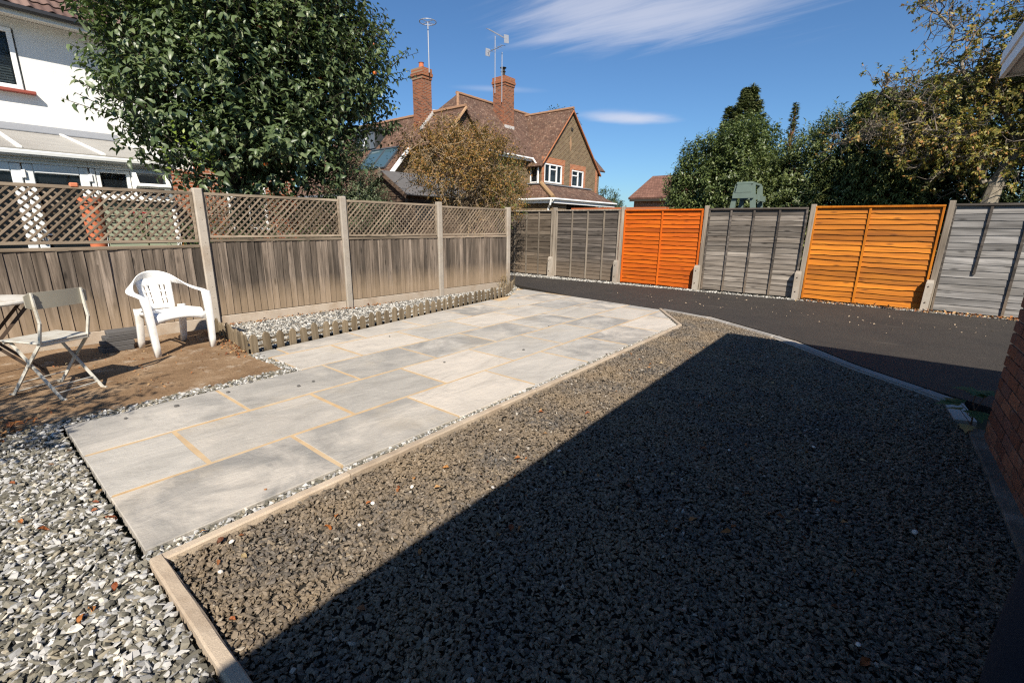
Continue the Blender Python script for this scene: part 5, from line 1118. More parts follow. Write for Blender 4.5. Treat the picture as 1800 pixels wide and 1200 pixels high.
def conifer(label, base, h, r, n, m, weep=.5, z0=.3, ln=(.3, .6), tip=.12, size=.13):
    t = thing('conifer', label, 'tree', base); z = rng.uniform(z0, 1, n)**.8; a = rng.uniform(0, 6.28, n); rr = r*((1-z)*(1-tip)+tip*.6)*rng.uniform(.45, 1.08, n)*(1+.25*np.sin(a*3+z*9))
    P = np.array(base)+np.stack([rr*np.cos(a), rr*np.sin(a), z*h], 1); out = np.stack([np.cos(a), np.sin(a), np.zeros(n)], 1)
    D = unit(out*.8+np.array([0, 0, .75])+rng.normal(size=(n, 3))*.25)*1.0; L_ = rng.uniform(*ln, n)*(.28+.85*(1-z))
    # each spray: leaflets along an arching shoot
    BP, BD, BU, BL = [], [], [], []
    for i in range(9):
        tt = (i+.5)/9; pos = P+D*(L_*tt)[:, None]-np.array([0, 0, 1])*(weep*L_*tt**2)[:, None]; tan = unit(D-np.array([0, 0, 1])*2*weep*tt); s_ = unit(np.cross(tan, np.array([0, 0, 1.])))*(1 if i % 2 else -1)
        BP.append(pos); BD.append(unit(tan+s_*.75+rng.normal(size=P.shape)*.2-np.array([0, 0, .15*weep]))); BU.append(unit(out*.3+np.array([0, 0, 1])+rng.normal(size=P.shape)*.3)); BL.append(size*rng.uniform(.7, 1.2, n)*(1-.5*tt))
    leafy(t, 'foliage', *map(np.concatenate, (BP, BD, BU, BL)), .30, m, .3, .1)
    paths = [([(base[0], base[1], base[2]), (base[0]+.02, base[1], h*.5), (base[0], base[1]+.02, h*.97)], [.1, .06, .012])]
    for i in range(0, n, max(1, n//120)): c = P[i]; paths.append(limb((base[0], base[1], c[2]-.25), c, .018, .006, 0, 4, .04))
    tube_geo(paths, 5).build('trunk', m_bark('russet_bark', (.20, .09, .045)) if 'russet_bark' not in bpy.data.materials else bpy.data.materials['russet_bark'], t, True); return t
conifer('slim dark conifer with two ragged tips rising behind the laurel', (-4.35, 17.0, 0), 5.55, 1.9, 2300, NEEDLE, .25, .35, (.3, .55), .08, .15)
conifer('short dark conifer spire just left of the tallest conifer tip', (-4.95, 17.3, 0), 5.1, 1.1, 800, NEEDLE, .25, .45, (.25, .45), .10, .14)
conifer('thin leaning conifer tip above the speckled bush', (-2.95, 16.6, 0), 4.85, .6, 240, NEEDLE, .3, .55, (.15, .3), .04, .10)
conifer('broad golden green conifer with drooping sprays in the hedge line', (-.75, 14.4, 0), 4.35, 1.6, 3600, NEEDLE2, .75, .1, (.35, .65), .45, .17)
conifer('drooping dark conifer between the golden conifer and the bare branched tree', (.35, 15.2, 0), 4.7, 1.6, 2400, NEEDLE, .6, .1, (.35, .6), .4, .17)
shrub('evergreen_hedge', 'dark tall evergreen hedge standing behind the pale trunked tree', 'hedge', (2.0, 15.6, 0), [((1.9, 15.5, 2.6), (1.5, 1.0, 2.7)), ((3.3, 15.2, 2.9), (1.3, 1.0, 2.9)), ((.9, 15.9, 1.9), (1.0, .9, 1.9))], 8500, 7, .12, .45, DKLEAF, .06, (.2, .45), .55, .7, .4)
shrub('evergreen_hedge', 'low dark hedge in the gap behind the climbing frame and bushes', 'hedge', (-2.8, 16.4, 0), [((-3.3, 16.4, 1.5), (1.0, .6, 1.5)), ((-1.6, 16.3, 1.6), (1.4, .6, 1.6)), ((-.2, 16.4, 1.6), (1.0, .6, 1.6))], 4500, 7, .11, .45, DKLEAF, .05, (.2, .4), .4, .9, .4)
# ---- the sparse tree with the pale trunk
st = thing('sparse_tree', 'half bare autumn tree with pale trunk and crooked branches on the right', 'tree', (1.22, 13.0, 0))
tr = [((1.18, 13.0, -.1), .17), ((1.22, 13.0, 1.0), .15), ((1.23, 13.0, 1.9), .13), ((1.27, 13.0, 2.3), .115), ((1.42, 13.0, 2.75), .10)]
paths = [([p for p, _ in tr], [r for _, r in tr])]; tw = []; TP = []; TD = []
def crook(a, e, r0, r1, n=8, w=.07): return limb(a, e, r0, r1, .02, n, w)
mains = [((1.25, 13, 2.15), (.1, 12.6, 3.3), .075), ((.55, 12.8, 2.95), (-.75, 12.5, 4.0), .04), ((1.42, 13, 2.75), (.7, 12.8, 4.4), .07), ((.7, 12.8, 3.9), (-.2, 12.6, 5.3), .035), ((1.42, 13, 2.75), (1.5, 12.7, 4.9), .07), ((1.42, 13, 2.75), (2.4, 12.8, 4.3), .06), ((1.5, 12.8, 4.0), (1.0, 12.6, 5.9), .035), ((1.45, 13, 3.3), (2.1, 12.7, 5.6), .04), ((.2, 12.6, 3.2), (-1.1, 12.4, 3.1), .025), ((1.0, 12.9, 2.6), (-.2, 12.5, 2.7), .04), ((1.35, 13, 2.5), (2.3, 12.6, 2.9), .045)]
for a, e, r in mains:
    p = crook(a, e, r, .014, 9); paths.append(p)
    for j in range(2, 9):
        for _ in range(3):
            q = np.array(p[0][j]); dd = unit(rng.normal(size=3)*np.array([1, .7, .8])+np.array([-.15, -.1, .55])); Ln = rng.uniform(.35, .95)*(1.1-.05*j); l2 = crook(q, q+dd*Ln, .014, .006, 6, .10); tw.append(l2)
            for jj in range(1, 6):
                q2 = np.array(l2[0][jj])
                for _ in range(2):
                    d3 = unit(dd*.4+rng.normal(size=3)+np.array([0, 0, .3])); l3 = crook(q2, q2+d3*rng.uniform(.12, .34), .0065, .0035, 4, .12); tw.append(l3); TP.append(l3[0][-1]); TD.append(d3); TP.append(l3[0][2]); TD.append(d3)
tube_geo(paths, 8).build('trunk', m_bark('tan_grey_bark', (.25, .215, .165)), st, True); o = tube_geo(tw, 4).build('twig', m_bark('lichen_twig', (.15, .125, .10)), st, fix=False); o['kind'] = 'stuff'
TP, TD = np.array(TP), np.array(TD)
dens = np.clip(.55+.38*(TP[:, 0]-.2)-.16*(TP[:, 2]-3.6), .22, 1.0); k = rng.random(len(TP)) < dens
LEAF_S = m_leaf('yellowing_leaf', [(0, (.085, .09, .016)), (.4, (.17, .16, .03)), (.65, (.27, .22, .05)), (.85, (.31, .15, .045)), (1, (.20, .07, .025))], .5, .25)
leafy(st, 'crown', *shoot_leaves(TP[k], TD[k], np.full(k.sum(), .15), 9, .07, .9, .35, .4, .25), .6, LEAF_S, .25)
P, D, L_ = shoots([((1.7, 13.1, 3.7), (1.0, .55, 1.3)), ((.8, 13.1, 3.3), (.9, .5, .8)), ((2.4, 13.0, 3.2), (.9, .5, 1.3)), ((1.9, 12.9, 5.0), (.8, .5, .7))], 2600, .2, .2, (.12, .28), .3)
leafy(st, 'ivy', *shoot_leaves(P, D, L_, 6, .065, .9, .35, .4, .25), .65, m_leaf('ivy_leaf', [(0, (.055, .06, .014)), (.5, (.115, .11, .025)), (.8, (.19, .165, .04)), (1, (.26, .13, .04))], .5, .25), .25)
# ---- distant greenery
shrub('distant_tree', 'small round tree in the gap between the gable house and the bungalow', 'tree', (-19.6, 36, 0), [((-19.6, 36, 3.0), (1.5, 1.3, 1.15)), ((-18.6, 36, 2.4), (.9, 1, .9))], 900, 6, .16, .5, LEAF_B and DKLEAF, .08, (.2, .5), .4, .8)
for lab, c, r in (('dark tree crown showing above the ridge between the two chimneys', (-32, 36, 9.3), (2.2, 2, 2.2)), ('dark tree crown showing just right of the right chimney', (-28.5, 42, 10.7), (2.0, 2, 1.6))):
    shrub('distant_tree', lab, 'tree', (c[0], c[1], 0), [(c, r)], 700, 6, .26, .5, DKLEAF, .2, (.3, .7), .4, .8)
# ---- tree outside the left edge whose leaves shade the pad
sh_t = thing('shading_shrub', 'leafy shrub standing beside the left foreground gravel, dappling the pad', 'shrub', (-3.25, -1.45, 0))
P, D, L_ = shoots([((-3.35, -1.35, 1.55), (.62, .6, .55)), ((-3.9, -1.35, 1.15), (.5, .45, .5)), ((-2.9, -1.6, 2.1), (.5, .5, .4))], 250, .4, .5, (.2, .45), .3)
leafy(sh_t, 'foliage', *shoot_leaves(P, D, L_, 9, .095, .85), .42, LEAF_A, .2)
tube_geo([limb((-3.25, -1.45, 0), c, .03, .008, .03, 6) for c in ((-3.4, -1.35, 1.7), (-3.9, -1.3, 1.3), (-2.9, -1.6, 2.2), (-3.2, -1.0, 1.6))], 6).build('stem', BARK_D, sh_t, True)
# ---- seedling at the foot of the brick wall
sd = thing('maple_seedling', 'small broad-leaved seedling growing at the foot of the brick wall', 'plant', (.64, 4.36, 0))
mb = tube_geo([limb((.60, 4.33, 0), (.59, 4.34, .30), .006, .003, 0, 5, .04), limb((.60, 4.33, .1), (.52, 4.30, .2), .003, .002, 0, 4), limb((.60, 4.33, .15), (.64, 4.37, .27), .003, .002, 0, 4), limb((.60, 4.33, .05), (.54, 4.39, .13), .003, .002, 0, 4)], 5); mb.build('stem', m_plain('red_stem', (.10, .05, .03), .7), sd)
def lobed(c, d, L_, m, nm='leaf'):
    d = Vector(d).normalized(); u = Vector((0, 0, 1)); s_ = d.cross(u).normalized(); u = s_.cross(d); mb = MB(); c = Vector(c)
    ol = [(0, 0), (.12, -.30), (.32, -.52), (.42, -.30), (.62, -.36), (.66, -.16), (1, 0), (.66, .16), (.62, .36), (.42, .30), (.32, .52), (.12, .30)]
    vs_ = [c+d*a*L_+s_*b_*L_+u*(.10*L_*abs(b_)-.18*L_*a*a) for a, b_ in ol]; mid = c+d*.4*L_
    mb.add(vs_+[mid], [(i, (i+1) % 12, 12) for i in range(12)]); return mb.build(nm, m, sd, fix=False)
SDL = m_leaf('seedling_leaf', [(0, (.05, .11, .025)), (1, (.09, .17, .04))], .45, .3)
for c, d in (((.59, 4.34, .30), (.6, -.5, .1)), ((.59, 4.34, .30), (-.2, -.9, .15)), ((.52, 4.30, .20), (-.9, -.3, 0)), ((.52, 4.30, .2), (-.5, .7, .1)), ((.64, 4.37, .27), (.3, .8, .1)), ((.64, 4.37, .25), (-.6, .5, .2)), ((.54, 4.39, .13), (-.6, .6, -.1)), ((.59, 4.34, .29), (-.9, .3, .1)), ((.60, 4.33, .16), (.2, -.9, -.1))): lobed(c, d, .15, SDL)
lobed((.58, 4.31, .06), (-.1, -.9, -.2), .10, m_plain('withered_leaf', (.40, .26, .10), .7), 'withered_leaf')
# dry weed at the far fence end
wd = thing('dry_weed', 'dead dry weed stalks against the last concrete post of the trellis fence', 'weed', (-6.48, 7.7, 0))
Pw = np.array([-6.48, 7.7, .0])+rng.normal(size=(26, 3))*np.array([.06, .1, 0]); Dw = unit(rng.normal(size=(26, 3))*.3+np.array([0, 0, 1]))
tube_geo([(limb(p, p+d*rng.uniform(.15, .42), .004, .002, 0, 4, .06)) for p, d in zip(Pw, Dw)], 4).build('stalk', m_bark('dry_stalk', (.22, .16, .08)), wd)
leafy(wd, 'dry_leaves', *shoot_leaves(Pw, Dw, np.full(26, .28), 5, .05, .9), .3, m_leaf('dry_leaf', [(0, (.12, .08, .03)), (1, (.22, .16, .07))], .7, .2))
#@@PART5
# ================================================================== FURNITURE AND SMALL THINGS
def solid(o, t, sub=0, bev=0):
    md = o.modifiers.new('thickness', 'SOLIDIFY'); md.thickness = t; md.offset = 0
    if sub: s_ = o.modifiers.new('smooth', 'SUBSURF'); s_.levels = sub; s_.render_levels = sub
    return o
# ---- white moulded plastic chair, facing the patio (+x), local: forward +Y, right +X
wc = thing('plastic_chair', 'white moulded plastic armchair with slotted back on the dusty pad by the fence', 'chair', (-5.92, 1.47, 0))
CXF = Matrix.Translation((-5.93, 1.465, .008)) @ Matrix.Rotation(math.radians(-90+7), 4, 'Z')
def cb(mb, name, sub=0, t=None, smooth=True):
    mb.xf = CXF; o = mb.build(name, WHITEP, wc, smooth, fix=True)
    if t: solid(o, t, sub)
    return o
def grid(fn, us, vs__, skip=lambda i, j: False):
    mb = MB(); nu, nv = len(us), len(vs__); mb.add([fn(u, v) for v in vs__ for u in us], [(j*nu+i, j*nu+i+1, (j+1)*nu+i+1, (j+1)*nu+i) for j in range(nv-1) for i in range(nu-1) if not skip(i, j)]); return mb
# seat with dished middle and rolled front lip
def seatf(u, v):   # u -1..1, v 0(back)..1(front)
    w = .205+.03*v; y = -.20+.44*v; z = .405+.02*v-.015*(1-u*u)*math.sin(math.pi*min(1, v))-(.05*max(0, (v-.90)/.1)**1.5)+.02*abs(u)**4
    return (u*w, y, z)
cb(grid(seatf, np.linspace(-1, 1, 9), [0, .1, .25, .4, .55, .7, .82, .9, .95, 1.0]), 'seat', 1, .012)
# apron under the seat front, arched between the legs
cb(grid(lambda u, v: (u*.245, .235-.0*v, .40-.055*v*(.35+.9*abs(u)**2.2)-.02*v), np.linspace(-1, 1, 11), [0, .5, 1]), 'apron', 0, .012)
for s_ in (-1, 1): cb(grid(lambda u, v: (s_*(.215+.012*u), -.2+.42*(u+1)/2, .41-.05*v*(.5+.5*abs(u)**2)), np.linspace(-1, 1, 7), [0, 1]), 'side_apron', 0, .010)
# back splat with two pairs of slots in three rows
us = [-1, -.82, -.62, -.54, -.36, -.28, -.1, .1, .28, .36, .54, .62, .82, 1]; vs_b = [0, .12, .17, .34, .39, .56, .61, .78, .86, .93, 1.0]
def backf(u, v): 
    w = .138+.03*v; return (u*w, -.195-.085*v-.02*(1-u*u), .41+.325*v)
slot = lambda i, j: i in (2, 4, 8, 10) and j in (2, 4, 6)
cb(grid(backf, us, vs_b, slot), 'backrest', 0, .012)
# top band sweeping round into the arms
def sweep(path, wid, name, t=.012, up_=(0, 0, 1)):
    mb = MB(); n = len(path); vs_ = []
    for i, (p, w, tilt) in enumerate(zip(path, wid[0], wid[1])):
        p = Vector(p); a = Vector(path[max(i-1, 0)]); e = Vector(path[min(i+1, n-1)]); d = (e-a).normalized(); side = d.cross(Vector((0, 0, 1))).normalized(); nrm = side.cross(d)
        ax = (side*math.cos(tilt)+nrm*math.sin(tilt)); vs_ += [p-ax*w/2-nrm*.012*math.cos(tilt), p-ax*w/4, p+ax*w/4, p+ax*w/2-nrm*.012*math.cos(tilt)]
    mb.add(vs_, [(i*4+k, i*4+k+1, (i+1)*4+k+1, (i+1)*4+k) for i in range(n-1) for k in range(3)]); return cb(mb, name, 1, t)
half = [(.285, .235, .595), (.30, .17, .622), (.30, .06, .628), (.295, -.05, .635), (.275, -.14, .658), (.225, -.225, .70), (.15, -.275, .737), (.07, -.298, .757), (0, -.305, .763)]
path = half+[(-x, y, z) for x, y, z in half[:-1][::-1]]
wid = [.055, .066, .068, .07, .078, .095, .12, .13, .135]; til = [0, 0, .05, .1, .35, .75, 1.15, 1.35, 1.42]
sweep(path, (wid+wid[:-1][::-1], [t for t in til]+[t for t in til[:-1][::-1]]), 'arm_band')
for s_ in (-1, 1):
    # front leg: channel section from the arm tip to the floor
    def chan(p0, p1, w0, w1, d0, d1, name):
        mb = MB(); P0, P1 = Vector(p0), Vector(p1); vs_ = []
        for k in range(7):
            t = k/6; c = P0+(P1-P0)*t+Vector((0, .012*math.sin(math.pi*t), 0)); w = w0+(w1-w0)*t; d = d0+(d1-d0)*t
            vs_ += [c+Vector((s_*-.002-w/2, -d, 0)), c+Vector((-w/2, 0, 0)), c+Vector((0, .008, 0)), c+Vector((w/2, 0, 0)), c+Vector((w/2, -d, 0))]
        mb.add(vs_, [(k*5+i, k*5+i+1, (k+1)*5+i+1, (k+1)*5+i) for k in range(6) for i in range(4)]); cb(mb, name, 0, .009)
    chan((s_*.283, .245, .615), (s_*.262, .275, 0), .062, .045, .045, .035, 'leg')
    chan((s_*.205, -.19, .44), (s_*.205, -.275, 0), .06, .045, .04, .03, 'leg')
# ---- pale folding bistro chair
CREAM = m_plain('cream_painted_metal', (.52, .50, .44), .42, .5, .06, 9, 0, 0, (.30, .25, .18), 7); CREAM2 = m_plain('taupe_painted_back', (.31, .285, .225), .45, .5, .05)
fc = thing('folding_chair', 'cream metal folding bistro chair with taupe back bar facing the table', 'chair', (-5.07, .43, 0))
FXF = Matrix.Translation((-5.075, .435, .008)) @ Matrix.Rotation(math.atan2(-.45, -.89)-math.pi/2, 4, 'Z')   # local +Y is the way the chair faces
def fbld(mb, name, m=CREAM, sm=False): mb.xf = FXF; return mb.build(name, m, fc, sm)
for s_ in (-1, 1):
    x = s_*.165
    mb = MB(); P_ = [(x, .235, 0), (x, .04, .22), (x, -.165, .44), (x, -.215, .60), (x, -.205, .69), (x, -.195, .825)]
    for a, e in zip(P_[:-1], P_[1:]): mb.bar(a, Vector(e)+(Vector(e)-Vector(a)).normalized()*.003, .010, .024, (0, 1, 0))
    mb.bar((x, .225, .006), (x, .275, .004), .012, .012); fbld(mb, 'leg')
    x2 = s_*.148; mb = MB(); mb.bar((x2, -.235, 0), (x2, .16, .43), .010, .024, (0, 1, 0)); mb.bar((x2, -.225, .006), (x2, -.275, .004), .012, .012); fbld(mb, 'leg')
    mb = MB(); mb.tube([(s_*.14, .0, .255), (s_*.178, .0, .255)], .010, 8); fbld(mb, 'pivot')
    for zz in (.80, .735): mb = MB(); mb.cbox(.008, .008, .010, (x, -.209, zz), .002); fbld(mb, 'rivet', LEAD)
mb = MB()
for y, z, x in ((.17, .10, .165), (-.16, .09, .148), (.235, .02, .165), (-.19, .045, .148)): mb.tube([(-x, y, z), (x, y, z)], .006, 6)
fbld(mb, 'stretcher')
mb = MB(); mb.cbox(.375, .37, .014, (0, .01, .447), .006); 
for y in (-.16, -.08, 0, .08, .16): pass
fbld(mb, 'seat')
mb = MB(); mb.cbox(.35, .012, .03, (0, .19, .432), .004); mb.cbox(.35, .012, .03, (0, -.165, .432), .004); fbld(mb, 'seat_rail')
# curved back bar with rounded corners
mb = MB(); n = 12; vs_ = []; fs = []
for i in range(n+1):
    u = -1+2*i/n; x = u*.205; y = -.186-.014*(1-u*u)+.004; hh = .062-(.02*max(0, (abs(u)-.9)/.1)**2); c = .765
    vs_ += [(x, y-.004, c-hh), (x, y-.004, c+hh), (x, y+.004, c+hh), (x, y+.004, c-hh)]
for i in range(n):
    for k in range(4): fs.append((i*4+k, (i+1)*4+k, (i+1)*4+(k+1) % 4, i*4+(k+1) % 4))
fs += [(0, 1, 2, 3), (n*4+3, n*4+2, n*4+1, n*4)]; mb.add(vs_, fs); fbld(mb, 'backrest', CREAM2, True)
# ---- round folding table
tb = thing('folding_table', 'pale round metal folding table with rusty crossed legs at the left edge', 'table', (-5.74, .17, 0))
TC = (-5.74, .16)
mb = MB(); mb.lathe([(0, .708), (.30, .708), (.335, .703), (.338, .690), (.330, .678), (0, .678)], (TC[0], TC[1], 0), 40); mb.build('top', m_plain('cream_table_top', (.60, .57, .51), .5, .4, .06, 6, 0, 0, (.36, .27, .17), 10), tb, True)
RUST = m_plain('dark_rusty_metal', (.07, .048, .034), .7, .3, .2)
for s_ in (-1, 1):
    for d in (-1, 1):
        mb = MB(); x = TC[0]+s_*.19+d*.012; mb.bar((x, TC[1]-d*.27, 0), (x, TC[1]+d*.25, .676), .010, .024, (0, 1, 0)); mb.build('leg', RUST, tb)
mb = MB()
for y, z in ((TC[1]-.24, .05), (TC[1]+.24, .05), (TC[1]-.2, .6), (TC[1]+.2, .6), (TC[1], .34)): mb.tube([(TC[0]-.2, y, z), (TC[0]+.2, y, z)], .006, 6)
mb.build('stretcher', RUST, tb)
# ---- stack of grey block pavers by the fence
PAVE = m_concrete('dark_block_paver', (.088, .084, .082), bump=.5)
pm = MB(); pm.cbox(.17, .27, .052, (0, 0, .026), .005); PVM = pm.mesh('block_paver', PAVE, origin=(0, 0, 0))[0]
for i, (dx, dy, r, lab) in enumerate(((0, 0, .05, 'bottom grey block of the small stack by the gravel board'), (-.01, .01, -.02, 'second grey block from the bottom of the small stack'), (-.02, .03, .04, 'third grey block from the bottom of the small stack'), (-.03, .05, -.03, 'topmost grey block of the small stack beside the plastic chair'))):
    tag(inst('block_paver', PVM, (-6.28+dx, 1.03+dy*1.6, .008+i*.0525), None, (0, 0, r)), lab, 'block', 'grey blocks stacked by the fence')
# ---- fallen leaves, loose white pebbles
def dead_leaf(seed):
    r = np.random.default_rng(seed); n = 5; vs_ = []; L_ = .062
    for i in range(n+1):
        t = i/n; w = .020*math.sin(math.pi*min(1, t*1.02+.02))**.8*(1+.2*r.uniform(-1, 1)); z = .012*math.sin(t*3+r.uniform(0, 1))+.006
        vs_ += [(t*L_-L_/2, -w, z+.010+r.uniform(-.002, .004)), (t*L_-L_/2, 0, z), (t*L_-L_/2, w, z+.010+r.uniform(-.002, .004))]
    mb = MB(); mb.add(vs_, [(i*3+k, i*3+k+1, (i+1)*3+k+1, (i+1)*3+k) for i in range(n) for k in range(2)]); return mb
b = NB('fallen_leaf'); r = b.rand(); n = b.noise(b.coord(), 60, 4); col = b.ramp(r, [(0, (.22, .06, .02)), (.4, (.36, .12, .03)), (.7, (.42, .20, .06)), (.9, (.12, .045, .025)), (1, (.36, .28, .15))]); FALL = b.done(b.mix(n, sc_mix(b, col, .6), col), .6, .3)
DLM = [dead_leaf(k).mesh('fallen_leaf', FALL, fix=False, origin=(0, 0, 0))[0] for k in range(4)]
spots = [(-3.37, .03), (-3.48, .19), (-2.83, .27), (-2.75, .25), (-3.1, .06), (-2.89, .02), (-2.61, .28), (-2.73, .07), (-2.93, .30), (-3.63, .28), (-2.0, .11), (-2.07, .2), (-1.97, .09)]
spots2 = [(-2.06, .55), (-1.89, .58), (-1.58, .42), (-1.84, .97), (-1.82, 1.13), (-1.78, 1.61), (-1.83, 1.42), (-1.44, 1.63), (-1.16, 1.44), (-.98, 2.84), (-1.84, 2.62), (-1.57, 2.83), (-.57, 1.92), (-.11, 2.23), (-.03, 2.65), (-.37, 2.11), (.14, 1.64), (-.98, 3.54), (-1.83, 1.31), (-1.79, .89)]
for ss, lab, grp, z in ((spots, 'curled orange brown fallen leaf on the pale gravel in the left foreground', 'fallen leaves on the pale gravel', .018), (spots2, 'curled orange brown fallen leaf lying on the dark slate gravel bed', 'fallen leaves on the dark gravel', .012)):
    for x, y in ss: tag(inst('fallen_leaf', DLM[rng.integers(4)], (x, y, z), None, (rng.normal(0, .3), rng.normal(0, .3), rng.uniform(0, 6.28)), (rng.uniform(.35, .75),)*3), lab, 'leaf', grp)
PEB = m_plain('white_pebble', (.62, .58, .52), .8, .3, .15, 30)
pb = MB(); pb.lathe([(0, -.008), (.014, -.004), (.018, .003), (.010, .010), (0, .012)], (0, 0, 0), 7); PBM = pb.mesh('white_pebble', PEB, origin=(0, 0, 0))[0]
for x, y in [(-1.86, .48), (-1.8, 1.14), (-1.44, 1.63), (-2.02, .58), (.28, 2.61), (.12, 1.71), (-1.87, 2.19), (-1.77, 1.36), (-1.70, 1.0), (-1.4, 2.2), (-.6, 2.9), (-.2, 3.3)]:
    tag(inst('white_pebble', PBM, (x, y, .018), None, (rng.normal(0, .3), rng.normal(0, .3), rng.uniform(0, 6)), (rng.uniform(.5, .9), rng.uniform(.45, .7), .7)), 'stray white pebble lying on the dark slate gravel bed', 'pebble', 'stray pebbles on the dark gravel')
# dark chips lying on the slabs
CHM = m_plain('dark_chip', (.09, .085, .08), .8)
cm_ = MB(); cm_.lathe([(0, -.006), (.013, -.004), (.011, .005), (0, .008)], (0, 0, 0), 5); CPM = cm_.mesh('stone_chip', CHM, origin=(0, 0, 0))[0]
for x, y in [(-3.95, .92), (-3.98, 1.28), (-3.7, 1.72), (-3.72, 1.86), (-3.95, .62), (-3.3, 3.0), (-3.0, 3.9), (-4.6, 3.3), (-3.5, 5.1), (-4.9, 6.2), (-4.1, 1.5)]:
    tag(inst('stone_chip', CPM, (x, y, .027), None, (0, 0, rng.uniform(0, 6)), (rng.uniform(.7, 1.4),)*3), 'small dark stone chip lying loose on the grey patio slabs', 'stone', 'loose chips on the patio')
# litter along the fences (uncountable drifts)
def drift(name, label, pts, n, wid, z, m=FALL, size=.6):
    P = []; seg = list(zip(pts[:-1], pts[1:]))
    for _ in range(n):
        a, e = seg[rng.integers(len(seg))]; t = rng.random(); P.append((a[0]+(e[0]-a[0])*t+rng.normal(0, wid), a[1]+(e[1]-a[1])*t+rng.normal(0, wid), z+rng.uniform(0, .015)))
    P = np.array(P); D = rdir(n)*np.array([1, 1, .35]); U = rdir(n)*.5+np.array([0, 0, 1]); V, F = leaf_geo(P, D, U, rng.uniform(.02, .055, n)*size/.6, .55, .3, .3); c = V.mean(0); me = fast_mesh(name, V-c, F, m); o = bpy.data.objects.new(name, me); put(o, c); tag(o, label, 'leaves', None, 'stuff')
b = NB('leaf_litter'); FL2 = b.done(b.ramp(b.island(), [(0, (.13, .05, .025)), (.35, (.26, .10, .03)), (.7, (.34, .19, .08)), (1, (.36, .28, .16))]), .7, .2)
drift('leaf_litter', 'drift of brown fallen leaves along the foot of the back fence', [(-1.3, 10.40), (2.4, 10.5)], 420, .05, .02, FL2, .9)
drift('leaf_litter', 'drift of brown fallen leaves in the corner behind the picket edging', [(-6.68, 2.2), (-6.3, 1.95), (-5.5, 1.93), (-5.1, 1.86)], 260, .07, .015, FL2, .6)
drift('leaf_litter', 'line of dead leaves at the foot of the trellis gravel boards', [(-6.69, 2.2), (-6.63, 5.0)], 260, .04, .02, FL2, .6)
drift('leaf_litter', 'dead leaves gathered where the dusty pad meets the pale gravel', [(-4.25, .1), (-4.55, -.05), (-5.0, -.5)], 160, .09, .02, FL2, .7)
drift('tarmac_litter', 'scattered leaf crumbs and pale grit on the tarmac driveway', [(-4, 9.0), (-1, 8.6), (1.4, 8.6), (1.2, 10.0), (-3, 9.9)], 130, .45, .016, m_plain('pale_grit', (.40, .30, .20), .8), .45)
drift('gravel_litter', 'crumbs of dead leaf and twig scattered through the dark gravel', [(-1.9, .8), (-1.2, 2.0), (-.2, 2.6), (-1.5, 4.0), (-1.2, 5.6), (.3, 3.6)], 170, .35, .018, FL2, .5)
drift('pad_litter', 'crumbs of leaf and grit scattered on the dusty concrete pad', [(-4.5, .5), (-5.2, 1.3), (-6.3, .6), (-6.2, 1.6)], 170, .3, .012, FL2, .35)
# ---- person in dark navy clothes standing at the right edge, mostly out of frame
pe = thing('person', 'person in dark navy clothes standing at the right edge, mostly out of frame', 'person', (.47, 1.0, 0))
def skin_body(name, joints, edges, m, root=0, sub=2):
    me = bpy.data.meshes.new(name); me.from_pydata([j[0] for j in joints], edges, []); o = bpy.data.objects.new(name, me)
    sk_ = o.modifiers.new('skin', 'SKIN'); sk_.use_smooth_shade = True
    lay = me.skin_vertices[0].data if me.skin_vertices else None
    if lay is None:
        bm_ = __import__('bmesh').new(); bm_.from_mesh(me); bm_.verts.layers.skin.verify(); bm_.to_mesh(me); bm_.free(); lay = me.skin_vertices[0].data
    for i, j in enumerate(joints): lay[i].radius = j[1] if isinstance(j[1], tuple) else (j[1], j[1])
    lay[root].use_root = True
    s2 = o.modifiers.new('smooth', 'SUBSURF'); s2.levels = sub; s2.render_levels = sub
    me.materials.append(m); return o
SKIN = m_plain('skin', (.42, .25, .17), .55, .4, .06); NAVY = m_plain('navy_cloth', (.008, .012, .022), .9, .15, .2, 40, .3); NAVY2 = m_plain('navy_trouser', (.012, .018, .032), .9, .15, .2, 40, .3)
px0, py0 = .425, 1.0
J = lambda x, y, z: (px0+x, py0+y, z)
jt = [(J(0, 0, .96), (.145, .11)), (J(0, 0, 1.12), (.135, .10)), (J(0, .01, 1.32), (.16, .11)), (J(0, 0, 1.45), (.10, .075)), (J(0, .01, 1.53), .052), (J(0, .02, 1.60), .072), (J(0, .025, 1.69), .095), (J(0, .015, 1.76), .07)]
ed = [(0, 1), (1, 2), (2, 3), (3, 4), (4, 5), (5, 6), (6, 7)]
def add(pt, r, par): jt.append((J(*pt), r)); ed.append((par, len(jt)-1)); return len(jt)-1
for s_ in (-1, 1):
    h = add((s_*.095, 0, .88), .095, 0); k_ = add((s_*.105, .02, .49), .062, h); a_ = add((s_*.11, -.01, .10), .042, k_); add((s_*.12, .10, .04), .035, a_)
    s1 = add((s_*.18, 0, 1.42), .06, 3); el = add((s_*.175, .05, 1.14), .043, s1); wr = add((-s_*.04, .165, 1.17+.03*s_), .03, el); pal = add((-s_*.115, .155, 1.185+.03*s_), (.034, .02), wr)
    for f, (dx, ln) in enumerate(((-.024, .07), (-.008, .08), (.008, .075), (.024, .06))):
        f1 = add((-s_*.145, .145, 1.185+.03*s_+dx), .0105, pal); f2 = add((-s_*(.145+ln*.4), .125, 1.185+.03*s_+dx), .009, f1); add((-s_*(.145+ln*.7), .095, 1.183+.03*s_+dx), .0075, f2)
    t1 = add((-s_*.10, .165, 1.22+.03*s_), .012, pal); add((-s_*.125, .165, 1.25+.03*s_), .009, t1)
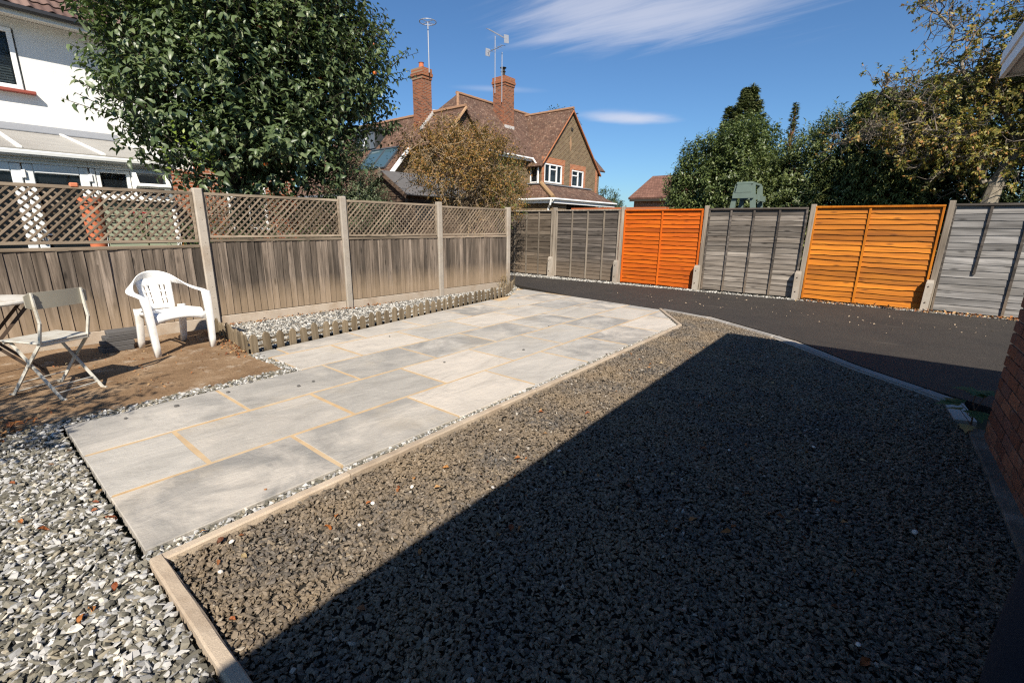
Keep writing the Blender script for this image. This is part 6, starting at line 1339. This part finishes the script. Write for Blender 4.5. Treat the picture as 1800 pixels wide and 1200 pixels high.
body = skin_body('body', [((p[0]-px0, p[1]-py0, p[2]), r) for p, r in jt], ed, SKIN); put(body, (px0, py0, 0), pe)
cj = [(J(0, 0, .74), (.205, .16)), (J(0, 0, .92), (.205, .15)), (J(0, 0, 1.14), (.165, .125)), (J(0, .01, 1.33), (.17, .13)), (J(0, 0, 1.46), (.12, .095))]; ce = [(0, 1), (1, 2), (2, 3), (3, 4)]
for s_ in (-1, 1):
    b0 = len(cj); cj += [(J(s_*.17, 0, 1.42), .072), (J(s_*.172, .05, 1.14), .058), (J(-s_*.02, .165, 1.17+.03*s_), .046)]; ce += [(4, b0), (b0, b0+1), (b0+1, b0+2)]
coat = skin_body('coat', [((p[0]-px0, p[1]-py0, p[2]), r) for p, r in cj], ce, NAVY); put(coat, (px0, py0, 0), pe)
tj = [(J(0, 0, .97), (.16, .125)), (J(0, 0, .90), (.165, .13))]; te = [(0, 1)]
for s_ in (-1, 1):
    b0 = len(tj); tj += [(J(s_*.10, 0, .80), .108), (J(s_*.108, .02, .48), .082), (J(s_*.112, -.005, .07), .07)]; te += [(1, b0), (b0, b0+1), (b0+1, b0+2)]
trs = skin_body('trousers', [((p[0]-px0, p[1]-py0, p[2]), r) for p, r in tj], te, NAVY2); put(trs, (px0, py0, 0), pe)
hj = [((0, .0, 1.66), (.10, .09)), ((0, -.005, 1.75), (.098, .10)), ((0, .01, 1.80), (.06, .06))]; hair = skin_body('hair', hj, [(0, 1), (1, 2)], m_plain('dark_hair', (.03, .02, .014), .6)); put(hair, (px0, py0-.03, .01), pe)
for s_ in (-1, 1):
    mb = MB(); mb.lathe([(0, -.011), (.009, -.006), (.012, 0), (.009, .006), (0, .011)], (px0+s_*.033, py0+.108, 1.685), 10); mb.build('eye', m_plain('eye', (.6, .6, .58), .2), pe, True)
    mb = MB(); mb.lathe([(0, -.03), (.012, -.02), (.016, .005), (.010, .028), (0, .03)], (px0+s_*.098, py0+.01, 1.675), 8); mb.build('ear', SKIN, pe, True)
    mb = MB(); mb.cbox(.095, .27, .085, (px0+s_*.118, py0+.055, .045), .03); mb.build('shoe', m_plain('black_shoe', (.02, .02, .02), .5), pe, True)
mb = MB(); mb.add([(px0-.012, py0+.112, 1.70), (px0+.012, py0+.112, 1.70), (px0+.017, py0+.118, 1.650), (px0-.017, py0+.118, 1.650), (px0, py0+.142, 1.655), (px0, py0+.118, 1.705)], [(0, 3, 4, 5), (1, 5, 4, 2), (3, 2, 4)]); mb.build('nose', SKIN, pe, True)
mb = MB(); mb.cbox(.045, .012, .012, (px0, py0+.108, 1.622), .004); mb.build('mouth', m_plain('lips', (.35, .14, .11), .5), pe, True)
